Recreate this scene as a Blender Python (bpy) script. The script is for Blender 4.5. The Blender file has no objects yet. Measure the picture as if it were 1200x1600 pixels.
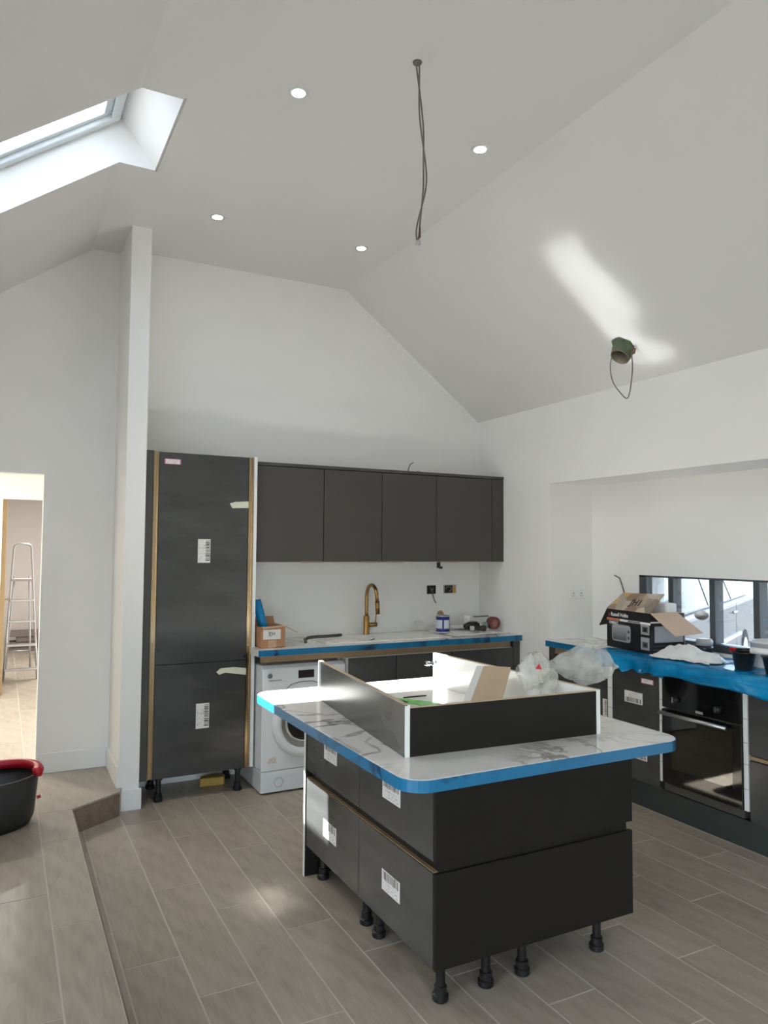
import bpy, bmesh, math, random
from mathutils import Vector, Matrix, noise
random.seed(7)
scene = bpy.context.scene
col = scene.collection
R = math.radians

# ------------------------------------------------------------------ camera
CAMH = 1.58
F_PX = 1145.53
yaw, pitch, roll = R(27.433), R(2.906), R(0.4055)
fw = Vector((math.sin(yaw)*math.cos(pitch), math.cos(yaw)*math.cos(pitch), math.sin(pitch)))
rt = Vector((math.cos(yaw), -math.sin(yaw), 0)); up = rt.cross(fw)
r2 = rt*math.cos(roll)+up*math.sin(roll); u2 = -rt*math.sin(roll)+up*math.cos(roll)
cd = bpy.data.cameras.new('camera'); cam = bpy.data.objects.new('camera', cd); col.objects.link(cam)
cd.sensor_fit = 'VERTICAL'; cd.sensor_height = 32.0; cd.lens = F_PX/1600*32.0
cd.clip_start = 0.05; cd.clip_end = 200
m = Matrix.Identity(4)
for i in range(3):
    m[i][0] = r2[i]; m[i][1] = u2[i]; m[i][2] = -fw[i]
m[2][3] = CAMH
cam.matrix_world = m
scene.camera = cam

# ------------------------------------------------------------------ world, sun, exposure
w = bpy.data.worlds.new('sky'); scene.world = w; w.use_nodes = True
nt = w.node_tree
sky = nt.nodes.new('ShaderNodeTexSky'); sky.sky_type = 'NISHITA'; sky.sun_disc = False
sky.sun_elevation = R(56); sky.sun_rotation = R(-97); sky.air_density = 1.0; sky.dust_density = 2.5
bg = nt.nodes['Background']; bg.inputs[1].default_value = 1.1
mixw = nt.nodes.new('ShaderNodeMix'); mixw.data_type = 'RGBA'; mixw.inputs[0].default_value = 0.25
mixw.inputs[7].default_value = (6.5, 6.4, 6.1, 1)          # thin bright cloud over the whole sky
nt.links.new(sky.outputs[0], mixw.inputs[6]); nt.links.new(mixw.outputs[2], bg.inputs[0])
sd = bpy.data.lights.new('sun', 'SUN'); so = bpy.data.objects.new('sun', sd); col.objects.link(so)
sd.energy = 42.0; sd.angle = R(0.53); sd.color = (1.0, 0.985, 0.96)
SUN = Vector((0.66, -0.08, -1.0)).normalized()
so.rotation_euler = SUN.to_track_quat('-Z', 'Y').to_euler(); so.location = (-6, 4, 9)
vs = scene.view_settings
vs.view_transform = 'Standard'; vs.look = 'None'; vs.gamma = 1.0; vs.use_curve_mapping = False
vs.exposure = 0.55
scene.cycles.use_denoising = True; scene.cycles.adaptive_threshold = 0.06
scene.cycles.use_guiding = True; scene.cycles.use_surface_guiding = True; scene.cycles.use_volume_guiding = False; scene.cycles.guiding_training_samples = 64
scene.cycles.max_bounces = 7; scene.cycles.diffuse_bounces = 5; scene.cycles.glossy_bounces = 3; scene.cycles.transmission_bounces = 3; scene.cycles.transparent_max_bounces = 12
scene.cycles.sample_clamp_indirect = 40.0; scene.cycles.blur_glossy = 0.2

# ------------------------------------------------------------------ helpers: materials
def lin(c):
    return tuple(((v/255)/12.92 if v/255 <= 0.04045 else ((v/255+0.055)/1.055)**2.4) for v in c)
MATS = {}
class NT:
    def __init__(s, name):
        s.m = bpy.data.materials.new(name); s.m.use_nodes = True
        s.t = s.m.node_tree; s.b = s.t.nodes['Principled BSDF']; s.o = s.t.nodes['Material Output']
    def n(s, typ, **k):
        nd = s.t.nodes.new(typ)
        for a, v in k.items(): setattr(nd, a, v)
        return nd
    def l(s, a, b): s.t.links.new(a, b)
    def math(s, op, a, b=None, c=None):
        nd = s.n('ShaderNodeMath', operation=op)
        for i, v in enumerate((a, b, c)):
            if v is None: continue
            if isinstance(v, (int, float)): nd.inputs[i].default_value = v
            else: s.l(v, nd.inputs[i])
        return nd.outputs[0]
    def mix(s, f, a, b):
        nd = s.n('ShaderNodeMix', data_type='RGBA')
        for i, v in ((0, f), (6, a), (7, b)):
            if isinstance(v, (int, float)): nd.inputs[i].default_value = v
            elif isinstance(v, tuple): nd.inputs[i].default_value = (*v[:3], 1)
            else: s.l(v, nd.inputs[i])
        return nd.outputs[2]
    def noise(s, scale, vec=None, detail=3, dist=0.0, rough=0.5):
        nd = s.n('ShaderNodeTexNoise'); nd.inputs['Scale'].default_value = scale
        nd.inputs['Detail'].default_value = detail; nd.inputs['Distortion'].default_value = dist
        nd.inputs['Roughness'].default_value = rough
        if vec is not None: s.l(vec, nd.inputs['Vector'])
        return nd.outputs[0]
    def coords(s, kind='Object', scale=(1, 1, 1), rnd=0.0):
        tc = s.n('ShaderNodeTexCoord'); mp = s.n('ShaderNodeMapping'); mp.inputs['Scale'].default_value = scale
        s.l(tc.outputs[kind], mp.inputs[0])
        if rnd:
            oi = s.n('ShaderNodeObjectInfo'); cx = s.n('ShaderNodeCombineXYZ')
            for i, k in enumerate((37.0, 91.0, 53.0)): s.l(s.math('MULTIPLY', oi.outputs['Random'], k*rnd), cx.inputs[i])
            s.l(cx.outputs[0], mp.inputs['Location'])
        return mp.outputs[0]
    def ramp(s, fac, stops):
        nd = s.n('ShaderNodeValToRGB'); el = nd.color_ramp.elements
        while len(el) < len(stops): el.new(0.5)
        for e, (p, c) in zip(el, stops): e.position = p; e.color = (*c[:3], 1)
        s.l(fac, nd.inputs[0]); return nd.outputs[0]
    def base(s, c):
        if isinstance(c, tuple): s.b.inputs['Base Color'].default_value = (*c[:3], 1)
        else: s.l(c, s.b.inputs['Base Color'])
    def set(s, **k):
        for a, v in k.items():
            i = s.b.inputs[a.replace('_', ' ')]
            if isinstance(v, (int, float, tuple)): i.default_value = v
            else: s.l(v, i)
    def bump(s, h, strength=0.2, dist=0.002):
        nd = s.n('ShaderNodeBump'); nd.inputs['Strength'].default_value = strength; nd.inputs['Distance'].default_value = dist
        s.l(h, nd.inputs['Height']); s.l(nd.outputs[0], s.b.inputs['Normal'])

def mat(name, rgb, rough=0.5, metal=0.0, var=0.0, vscale=8.0, bump=0.0, bscale=60.0, coat=0.0, emit=None, es=0.0, spec=0.5):
    if name in MATS: return MATS[name]
    t = NT(name); c = lin(rgb)
    if var:
        f = t.noise(vscale, t.coords(), 4)
        d = tuple(max(0, x*(1-var)) for x in c); l_ = tuple(min(1, x*(1+var)) for x in c)
        t.base(t.mix(f, d, l_))
    else: t.base(c)
    t.set(Roughness=rough, Metallic=metal, Coat_Weight=coat, Specular_IOR_Level=spec)
    if bump: t.bump(t.noise(bscale, t.coords(), 4), bump)
    if emit:
        t.set(Emission_Color=(*lin(emit), 1), Emission_Strength=es)
    MATS[name] = t.m; return t.m

WALL = mat('wall_paint', (242, 241, 238), 0.65, var=0.012, vscale=2)
CEIL = mat('ceiling_paint', (226, 225, 223), 0.7, var=0.012, vscale=2)
TRIM = mat('trim_paint', (238, 238, 236), 0.4)
def wood_tile(name, a, b, c_):
    t = NT(name)
    v = t.coords('Object', (6.0, 1.1, 6.0), rnd=1.0)
    g1 = t.noise(2.2, v, 5, 2.2, 0.55)
    v2 = t.coords('Object', (60, 4, 60), rnd=0.7); g2 = t.noise(2.0, v2, 3, 0.6)
    v3 = t.coords('Object', (1.5, 0.8, 1.5), rnd=0.5); g3 = t.noise(2.0, v3, 2)
    wv = t.n('ShaderNodeTexWave', wave_type='RINGS', rings_direction='Z'); wv.inputs['Scale'].default_value = 1.6
    wv.inputs['Distortion'].default_value = 5.0; wv.inputs['Detail'].default_value = 2.0; wv.inputs['Detail Scale'].default_value = 1.2
    t.l(t.coords('Object', (5.0, 0.8, 5.0), rnd=0.9), wv.inputs[0])
    f = t.math('MULTIPLY_ADD', g1, 0.55, t.math('MULTIPLY', g2, 0.25))
    f = t.math('MULTIPLY_ADD', wv.outputs[1], 0.09, f)
    f = t.math('MULTIPLY_ADD', g3, 0.3, t.math('SUBTRACT', f, 0.12))
    cc = t.ramp(f, [(0.22, lin(a)), (0.5, lin(b)), (0.8, lin(c_))])
    oi = t.n('ShaderNodeObjectInfo')
    hsv = t.n('ShaderNodeHueSaturation'); t.l(cc, hsv.inputs['Color'])
    t.l(t.math('MULTIPLY_ADD', oi.outputs['Random'], 0.16, 0.92), hsv.inputs['Value'])
    t.base(hsv.outputs[0]); t.set(Roughness=0.36, Specular_IOR_Level=0.45)
    return t.m
TILE = wood_tile('wood_look_tile', (147, 135, 120), (168, 157, 142), (182, 173, 159))
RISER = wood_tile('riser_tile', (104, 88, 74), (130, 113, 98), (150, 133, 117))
GROUT = mat('grout', (196, 190, 178), 0.9)
CHAR = mat('charcoal_matt', (68, 66, 62), 0.55, var=0.06, vscale=3)
t = NT('charcoal_film'); f = t.noise(3.0, t.coords('Object', (1, 1, 3)), 6, 0.4); f2 = t.noise(40, t.coords('Object', (6, 6, 0.6)), 2)
t.base(t.ramp(f, [(0.3, lin((58, 59, 58))), (0.7, lin((74, 75, 74)))]))
t.set(Roughness=t.math('MULTIPLY_ADD', f2, 0.08, 0.2), Specular_IOR_Level=0.5); t.bump(t.noise(2.0, t.coords(), 2), 0.05, 0.01); FILMCHAR = t.m
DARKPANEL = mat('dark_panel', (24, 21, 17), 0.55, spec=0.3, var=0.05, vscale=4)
CARC = mat('white_melamine', (232, 232, 228), 0.11)
EDGE = mat('white_edge', (228, 230, 228), 0.4)
CHIP = mat('chipboard_edge', (196, 176, 150), 0.8, var=0.12, vscale=120)
BLACKPL = mat('black_plastic', (22, 22, 22), 0.4)
RUBBER = mat('black_rubber', (28, 28, 28), 0.7)
t = NT('gold_profile'); t.base(t.mix(t.noise(3, t.coords('Object', (40, 40, 1)), 2), lin((172, 148, 114)), lin((196, 174, 140)))); t.set(Roughness=0.22, Metallic=1.0); GOLD = t.m
BRASS = mat('brushed_brass', (172, 136, 82), 0.3, 1.0)
RAIL = mat('bronze_rail', (160, 136, 106), 0.42, 0.35, var=0.1, vscale=5)
CHROME = mat('chrome', (210, 212, 214), 0.15, 1.0)
ALU = mat('aluminium', (198, 200, 202), 0.35, 0.9)
def marble(name, basec, vein, blue=False):
    t = NT(name); v = t.coords('Object', (1, 1, 1), rnd=0.3)
    w1 = t.noise(1.3, v, 4, 0.9); w2 = t.noise(2.6, v, 5, 1.6); w3 = t.noise(6, v, 4)
    r1 = t.math('ABSOLUTE', t.math('SUBTRACT', w2, 0.5)); vein_f = t.math('SUBTRACT', 1.0, t.math('MULTIPLY', r1, 24.0))
    vein_f = t.math('MAXIMUM', vein_f, 0.0); vein_f = t.math('MULTIPLY', vein_f, t.math('MULTIPLY', t.math('MAXIMUM', t.math('SUBTRACT', w1, 0.4), 0.0), 4.5))
    haze = t.math('MULTIPLY', t.math('MAXIMUM', t.math('SUBTRACT', w3, 0.5), 0.0), 0.55)
    f = t.math('MINIMUM', t.math('ADD', vein_f, haze), 1.0)
    t.base(t.mix(f, lin(basec), lin(vein))); t.set(Roughness=0.09 if not blue else 0.3, Specular_IOR_Level=0.5)
    return t.m
MARBLE = marble('marble_laminate', (232, 230, 225), (142, 134, 126))
BLUETAPE = marble('blue_film_edge', (22, 110, 154), (6, 36, 64), True)
t = NT('blue_film'); f = t.noise(5, t.coords('Object', (3, 1, 1)), 4, 0.8)
t.base(t.ramp(f, [(0.3, lin((0, 104, 156))), (0.55, lin((0, 138, 196))), (0.8, lin((60, 182, 228)))]))
t.set(Roughness=0.14, Specular_IOR_Level=0.7, Transmission_Weight=0.1, IOR=1.3); t.bump(t.noise(14, t.coords('Object', (4, 1, 4)), 3, 1.0), 0.35, 0.006); BLUEFILM = t.m
def clear_plastic(name, tint, alpha, rough=0.2):
    t = NT(name); tr = t.n('ShaderNodeBsdfTransparent'); tr.inputs[0].default_value = (*tint, 1)
    t.base(tint); t.set(Roughness=rough, Specular_IOR_Level=0.8)
    f = t.noise(9, t.coords('Object'), 4, 1.0); a = t.math('MULTIPLY_ADD', f, 0.5, alpha-0.25)
    mx = t.n('ShaderNodeMixShader'); t.l(a, mx.inputs[0]); t.l(tr.outputs[0], mx.inputs[1]); t.l(t.b.outputs[0], mx.inputs[2])
    t.bump(t.noise(22, t.coords('Object'), 4, 1.4), 0.5, 0.006)
    t.l(mx.outputs[0], t.o.inputs[0]); return t.m
BAGPL = clear_plastic('bag_plastic', (0.9, 0.9, 0.88), 0.32)
WRAP = mat('white_film', (226, 226, 224), 0.35, var=0.05, vscale=12, bump=0.5, bscale=18)
def glass(name, tint=(0.95, 0.97, 0.98), fres=0.06):
    t = NT(name); tr = t.n('ShaderNodeBsdfTransparent'); tr.inputs[0].default_value = (*tint, 1)
    gl = t.n('ShaderNodeBsdfGlossy'); gl.inputs['Roughness'].default_value = 0.02
    lw = t.n('ShaderNodeLayerWeight'); lw.inputs[0].default_value = 0.35
    mx = t.n('ShaderNodeMixShader'); t.l(t.math('MULTIPLY_ADD', lw.outputs[0], 0.35, fres), mx.inputs[0])
    t.l(tr.outputs[0], mx.inputs[1]); t.l(gl.outputs[0], mx.inputs[2]); t.l(mx.outputs[0], t.o.inputs[0]); return t.m
GLASS = glass('window_glass'); TINT = glass('tinted_window_glass', (0.76, 0.79, 0.81)); OVENGLASS = glass('oven_glass', (0.35, 0.36, 0.34), 0.08)
ANTH = mat('anthracite_frame', (74, 80, 86), 0.4)
CARD = mat('cardboard', (176, 132, 98), 0.85, var=0.06, vscale=9)
CARDIN = mat('cardboard_plain', (206, 180, 158), 0.85, var=0.04, vscale=9)
PAPER = mat('paper', (232, 230, 226), 0.8, var=0.03)
APPL = mat('appliance_white', (226, 230, 232), 0.28)
APPLG = mat('appliance_grey', (150, 148, 142), 0.3)
MASK = mat('masking_tape', (214, 214, 194), 0.8, var=0.03)
SINKW = mat('sink_composite', (238, 236, 230), 0.35)
RED = mat('red_plastic', (186, 24, 40), 0.35)
CABLE = mat('grey_cable', (120, 116, 110), 0.6)
COPPER = mat('brown_wire', (128, 66, 46), 0.6)
BULB = mat('lamp_glow', (255, 246, 235), 0.5, emit=(255, 244, 230), es=14.0)

def sticker_mat(name, u, v, flip, barlo, barhi, paper=(226, 224, 222), border=None):
    """paper sticker; bars run along axis u, occupy barlo..barhi of axis v (Generated coordinates)"""
    if name in MATS: return MATS[name]
    t = NT(name); tc = t.n('ShaderNodeTexCoord'); sp = t.n('ShaderNodeSeparateXYZ'); t.l(tc.outputs['Generated'], sp.inputs[0])
    U, V = sp.outputs[u], sp.outputs[v]
    wn = t.n('ShaderNodeTexWhiteNoise', noise_dimensions='1D'); t.l(t.math('FLOOR', t.math('MULTIPLY', U, 15)), wn.inputs['W'])
    barf = t.math('GREATER_THAN', t.math('FRACT', t.math('MULTIPLY', U, 15)), t.math('MULTIPLY_ADD', wn.outputs[0], 0.4, 0.25))
    inr = t.math('MULTIPLY', t.math('GREATER_THAN', V, barlo), t.math('LESS_THAN', V, barhi))
    ue = t.math('MULTIPLY', t.math('GREATER_THAN', U, 0.07), t.math('LESS_THAN', U, 0.93))
    bars = t.math('MULTIPLY', t.math('MULTIPLY', barf, inr), ue)
    wn2 = t.n('ShaderNodeTexWhiteNoise', noise_dimensions='2D'); cx = t.n('ShaderNodeCombineXYZ')
    t.l(t.math('FLOOR', t.math('MULTIPLY', U, 26)), cx.inputs[0]); t.l(t.math('FLOOR', t.math('MULTIPLY', V, 14)), cx.inputs[1]); t.l(cx.outputs[0], wn2.inputs['Vector'])
    row = t.math('GREATER_THAN', t.math('FRACT', t.math('MULTIPLY', V, 7)), 0.55)
    ue2 = t.math('MULTIPLY', t.math('GREATER_THAN', U, 0.1), t.math('LESS_THAN', U, 0.8))
    txt = t.math('MULTIPLY', t.math('MULTIPLY', t.math('GREATER_THAN', wn2.outputs[0], 0.55), row), t.math('MULTIPLY', ue2, t.math('SUBTRACT', 1.0, inr)))
    cc = t.mix(t.math('MULTIPLY', txt, 0.4), lin(paper), lin((70, 70, 70)))
    cc = t.mix(bars, cc, lin((24, 24, 24)))
    if border:
        e = t.math('MAXIMUM', t.math('ABSOLUTE', t.math('SUBTRACT', U, 0.5)), t.math('ABSOLUTE', t.math('SUBTRACT', V, 0.5)))
        cc = t.mix(t.math('GREATER_THAN', e, 0.43), cc, lin(border))
    t.base(cc); t.set(Roughness=0.6); MATS[name] = t.m; return t.m

# ------------------------------------------------------------------ helpers: geometry
WM = {}
class MB:
    def __init__(s): s.v = []; s.f = []
    def add(s, vs_, fs):
        o = len(s.v); s.v += [tuple(p) for p in vs_]; s.f += [tuple(i+o for i in f) for f in fs]; return s
    def box(s, x0, x1, y0, y1, z0, z1):
        return s.add([(x0, y0, z0), (x1, y0, z0), (x1, y1, z0), (x0, y1, z0), (x0, y0, z1), (x1, y0, z1), (x1, y1, z1), (x0, y1, z1)],
                     [(0, 3, 2, 1), (4, 5, 6, 7), (0, 1, 5, 4), (1, 2, 6, 5), (2, 3, 7, 6), (3, 0, 4, 7)])
    def prism(s, poly, a, b, axis='z'):
        n = len(poly)
        def P(p, t_): return (p[0], p[1], t_) if axis == 'z' else ((p[0], t_, p[1]) if axis == 'y' else (t_, p[0], p[1]))
        vs_ = [P(p, a) for p in poly]+[P(p, b) for p in poly]
        fs = [tuple(range(n))[::-1], tuple(range(n, 2*n))]+[(i, (i+1) % n, n+(i+1) % n, n+i) for i in range(n)]
        return s.add(vs_, fs)
    def hexa(s, p):   # 8 corner points, bottom ring then top ring
        return s.add(p, [(0, 3, 2, 1), (4, 5, 6, 7), (0, 1, 5, 4), (1, 2, 6, 5), (2, 3, 7, 6), (3, 0, 4, 7)])
    def slab(s, p, th):  # quad p[0..3] thickened along -normal
        p = [Vector(q) for q in p]; n = (p[1]-p[0]).cross(p[3]-p[0]).normalized()*th
        return s.hexa([tuple(q-n) for q in p]+[tuple(q) for q in p])
    def tube(s, pts, r, n=8, cap=True):
        pts = [Vector(p) for p in pts]; rs = r if isinstance(r, (list, tuple)) else [r]*len(pts)
        ring = []; ref = Vector((0, 0, 1))
        d0 = (pts[1]-pts[0]).normalized()
        if abs(d0.z) > 0.9: ref = Vector((1, 0, 0))
        a = d0.cross(ref).normalized()
        o = len(s.v); vs_ = []
        for i, p in enumerate(pts):
            d = (pts[min(i+1, len(pts)-1)]-pts[max(i-1, 0)]).normalized()
            a = (a-d*a.dot(d)).normalized(); b = d.cross(a)
            for k in range(n):
                t_ = 2*math.pi*k/n; vs_.append(tuple(p+(a*math.cos(t_)+b*math.sin(t_))*rs[i]))
        fs = []
        for i in range(len(pts)-1):
            for k in range(n): fs.append((i*n+k, i*n+(k+1) % n, (i+1)*n+(k+1) % n, (i+1)*n+k))
        if cap: fs.append(tuple(range(n))[::-1]); fs.append(tuple((len(pts)-1)*n+k for k in range(n)))
        return s.add(vs_, fs)
    def lathe(s, prof, c, n=24, axis='z', cap=True, sq=1.0):
        vs_ = []
        for (r, h) in prof:
            for k in range(n):
                t_ = 2*math.pi*k/n; a, b = r*math.cos(t_), r*math.sin(t_)*sq
                vs_.append((c[0]+a, c[1]+b, c[2]+h) if axis == 'z' else ((c[0]+a, c[1]+h, c[2]+b) if axis == 'y' else (c[0]+h, c[1]+a, c[2]+b)))
        fs = [(i*n+k, i*n+(k+1) % n, (i+1)*n+(k+1) % n, (i+1)*n+k) for i in range(len(prof)-1) for k in range(n)]
        if cap: fs += [tuple(range(n))[::-1], tuple((len(prof)-1)*n+k for k in range(n))]
        return s.add(vs_, fs)
    def grid(s, fn, nu, nv):
        vs_ = [fn(i/nu, j/nv) for j in range(nv+1) for i in range(nu+1)]
        return s.add(vs_, [(j*(nu+1)+i, j*(nu+1)+i+1, (j+1)*(nu+1)+i+1, (j+1)*(nu+1)+i) for j in range(nv) for i in range(nu)])
    def build(s, name, m_, parent=None, bevel=0.0, smooth=False, local=False, label=None, cat=None, group=None, kind=None, solid=0.0, sub=0, seg=2, fixn=True):
        me = bpy.data.meshes.new(name); vv = s.v; ob_m = Matrix.Identity(4); ob = bpy.data.objects.new(name, me)
        if parent is not None:
            P = WM[parent.name]
            if not local:
                inv = P.inverted(); vv = [tuple(inv @ Vector(p)) for p in s.v]
            col.objects.link(ob); ob.parent = parent; WM[ob.name] = P
        else:
            col.objects.link(ob)
            if kind != 'structure':
                c = Vector(((min(p[0] for p in vv)+max(p[0] for p in vv))/2, (min(p[1] for p in vv)+max(p[1] for p in vv))/2, min(p[2] for p in vv)))
                vv = [tuple(Vector(p)-c) for p in vv]; ob.location = c; WM[ob.name] = Matrix.Translation(c)
            else: WM[ob.name] = Matrix.Identity(4)
        me.from_pydata(vv, [], s.f); me.update()
        if fixn:
            bm = bmesh.new(); bm.from_mesh(me); bmesh.ops.recalc_face_normals(bm, faces=bm.faces); bm.to_mesh(me); bm.free()
        me.materials.append(m_)
        if smooth:
            for p in me.polygons: p.use_smooth = True
        if solid:
            md = ob.modifiers.new('thick', 'SOLIDIFY'); md.thickness = solid; md.offset = 0
        if bevel:
            md = ob.modifiers.new('bevel', 'BEVEL'); md.width = bevel; md.segments = seg; md.limit_method = 'ANGLE'; md.angle_limit = R(40)
        if sub:
            md = ob.modifiers.new('sub', 'SUBSURF'); md.levels = sub; md.render_levels = sub
        tag(ob, label, cat, group, kind)
        return ob
def tag(ob, label=None, cat=None, group=None, kind=None):
    if label: ob['label'] = label
    if cat: ob['category'] = cat
    if group: ob['group'] = group
    if kind: ob['kind'] = kind
    return ob
def thing(name, label, cat, loc=(0, 0, 0), rz=0.0, group=None, kind=None):
    o = bpy.data.objects.new(name, None); col.objects.link(o); o.empty_display_size = 0.1
    o.location = loc; o.rotation_euler = (0, 0, rz)
    WM[o.name] = Matrix.Translation(loc) @ Matrix.Rotation(rz, 4, 'Z')
    return tag(o, label, cat, group, kind)
def B(*a): return MB().box(*a)
def text_part(name, s, m_, parent, origin, xdir, ydir, size, depth=0.0006, bold=0.0, width=None, label=None):
    cu = bpy.data.curves.new(name+'_curve', 'FONT'); cu.body = s; cu.size = size; cu.extrude = depth; cu.offset = bold
    tmp = bpy.data.objects.new(name+'_tmp', cu); col.objects.link(tmp)
    dg = bpy.context.evaluated_depsgraph_get(); me = bpy.data.meshes.new_from_object(tmp.evaluated_get(dg))
    bpy.data.objects.remove(tmp)
    xs = [v.co.x for v in me.vertices]; sx = (width/(max(xs)-min(xs))) if width else 1.0
    x = Vector(xdir).normalized(); y = Vector(ydir).normalized(); z = x.cross(y)
    inv = WM[parent.name].inverted()
    for v in me.vertices:
        c = v.co.copy(); v.co = inv @ (Vector(origin)+x*c.x*sx+y*c.y+z*c.z)
    ob = bpy.data.objects.new(name, me); col.objects.link(ob); ob.parent = parent; WM[ob.name] = WM[parent.name]
    me.materials.clear(); me.materials.append(m_)
    if label: ob['label'] = label
    return ob
def fnoise(x, y=0, z=0): return noise.noise(Vector((x, y, z)))

# ------------------------------------------------------------------ room constants
YB, XR, XL, ZC = 5.113, 3.554, -0.80, 3.587
XA, SA = 0.48, 0.73           # crease and pitch of the left slope
XC = 2.31; ZE = 2.6555        # crease and eave of the right slope
SB = (ZC-ZE)/(XR-XC)
YDW, ZP = 5.209, 0.14         # wall with the doorway, raised floor
YR = -2.5                     # rear wall behind the camera
def zl(X): return ZC-SA*(XA-X)
YA0, YA1, XB_, ZS = 1.2, 4.204, 3.961, 2.071   # alcove

# ------------------------------------------------------------------ floor
fl = MB().prism([(0.36, YR), (XR, YR), (XR, YA0), (XB_, YA0), (XB_, YA1), (XR, YA1), (XR, 5.2), (0.6, 5.2), (0.6, 4.6), (0.36, 4.42)], -0.12, -0.0012).build('floor', GROUT, kind='structure')
TL, TP = 0.893, 0.2145
tile_mesh = {}
def tile(parent, x0, x1, y0, y1, z, th=0.01, clip=None):
    """one plank tile; alike planks share a mesh"""
    g = 0.0022
    w_, l_ = x1-x0-2*g, y1-y0-2*g
    if w_ < 0.008 or l_ < 0.012: return
    key = (round(w_, 3), round(l_, 3))
    if key not in tile_mesh:
        mb = B(-w_/2, w_/2, -l_/2, l_/2, 0, th)
        e = 0.0012
        mb = MB().hexa([(-w_/2, -l_/2, 0), (w_/2, -l_/2, 0), (w_/2, l_/2, 0), (-w_/2, l_/2, 0), (-w_/2+e, -l_/2+e, th), (w_/2-e, -l_/2+e, th), (w_/2-e, l_/2-e, th), (-w_/2+e, l_/2-e, th)])
        me = bpy.data.meshes.new('plank_tile'); me.from_pydata(mb.v, [], mb.f); me.materials.append(TILE); tile_mesh[key] = me
    o = bpy.data.objects.new('plank_tile', tile_mesh[key]); col.objects.link(o); o.parent = parent
    o.location = ((x0+x1)/2, (y0+y1)/2, z-th)
xs = [0.385]+[0.445+TP*k for k in range(0, 15)]+[XR]
for k in range(len(xs)-1):
    x0, x1 = xs[k], xs[k+1]
    ytop = 5.11 if x0 > 0.6 else 4.60
    y = 2.955-0.2967*(k-1)
    while y > -0.7: y -= TL
    while y < ytop:
        a, b = max(y, -0.7), min(y+TL, ytop)
        if b > a: tile(fl, x0, x1, a, b, 0.0)
        y += TL
# raised floor along the left, with the diagonal step by the wall stub
pf = MB().prism([(XL-.3, YR), (0.38, YR), (0.38, 4.44), (0.65, 4.628), (0.70, 4.75), (0.70, 12.3), (-2.4, 12.3), (-2.4, YDW), (XL-.3, YDW)], -0.12, ZP-0.0012).build('floor_raised', GROUT, kind='structure')
px = [XL, 0.21-TP*4, 0.21-TP*3, 0.21-TP*2, 0.21-TP, 0.21, 0.38]
for k in range(len(px)-1):
    x0, x1 = px[k], px[k+1]
    y = 3.10+0.30*(k % 3 if k < 5 else 0)-TL*5
    if k == 4: y = 3.40-TL*5
    while y < YDW:
        a, b = max(y, -0.7), min(y+TL, YDW if k < 5 else 4.43)
        if b > a: tile(pf, x0, x1, a, b, ZP)
        y += TL
# tiles by the stub are cut on the diagonal
MB().prism([(0.2122, 4.432), (0.379, 4.432), (0.655, 4.622), (0.655, YDW), (0.2122, YDW)], ZP-0.01, ZP).build('plank_tile_cut', TILE, pf)
for k in range(8):   # hall beyond the doorway
    for j in range(7):
        tile(pf, -0.9+TP*k, -0.9+TP*(k+1), YDW+TL*j+(0.3*(k % 3))-0.3 if j else YDW, YDW+TL*(j+1)+(0.3*(k % 3))-0.3, ZP)
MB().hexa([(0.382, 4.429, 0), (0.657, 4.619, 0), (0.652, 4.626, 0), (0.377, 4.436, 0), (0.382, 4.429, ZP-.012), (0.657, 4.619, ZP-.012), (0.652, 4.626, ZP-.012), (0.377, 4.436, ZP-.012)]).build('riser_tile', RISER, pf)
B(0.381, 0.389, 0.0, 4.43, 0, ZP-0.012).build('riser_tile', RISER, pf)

# ------------------------------------------------------------------ walls
wb = B(0.66, XR+0.5, YB, YB+0.12, -0.1, ZC+0.1).build('wall_back', WALL, kind='structure')
# doorway wall
OX0, OX1, OZ = -0.66, 0.225, 2.05
MB().box(OX1, 0.68, YDW, YDW+0.11, 0, ZC+0.1).box(XL-0.2, OX0, YDW, YDW+0.11, 0, ZC+0.1).box(OX0, OX1, YDW, YDW+0.11, OZ, ZC+0.1).build('wall_doorway', WALL, kind='structure')
B(0.658, 0.776, 4.698, 5.3, 0, ZC+0.05).build('wall_stub', WALL, kind='structure')
# right wall with the window alcove
MB().box(XR, XR+0.5, YA1, YB+0.12, -0.1, ZE+0.3).box(XR, XR+0.5, YA0, YA1, ZS, ZE+0.3).box(XR, XR+0.5, YR-0.1, YA0, -0.1, ZE+0.3).build('wall_right', WALL, kind='structure')
WY0, WY1, WZ0, WZ1 = 1.45, 3.75, 0.952, 1.413
MB().box(XB_, XB_+0.25, WY1, YA1+0.1, -0.1, ZS+0.1).box(XB_, XB_+0.25, YA0-0.1, WY0, -0.1, ZS+0.1).box(XB_, XB_+0.25, WY0, WY1, -0.1, WZ0).box(XB_, XB_+0.25, WY0, WY1, WZ1, ZS+0.1).build('wall_alcove', WALL, kind='structure')
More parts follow.
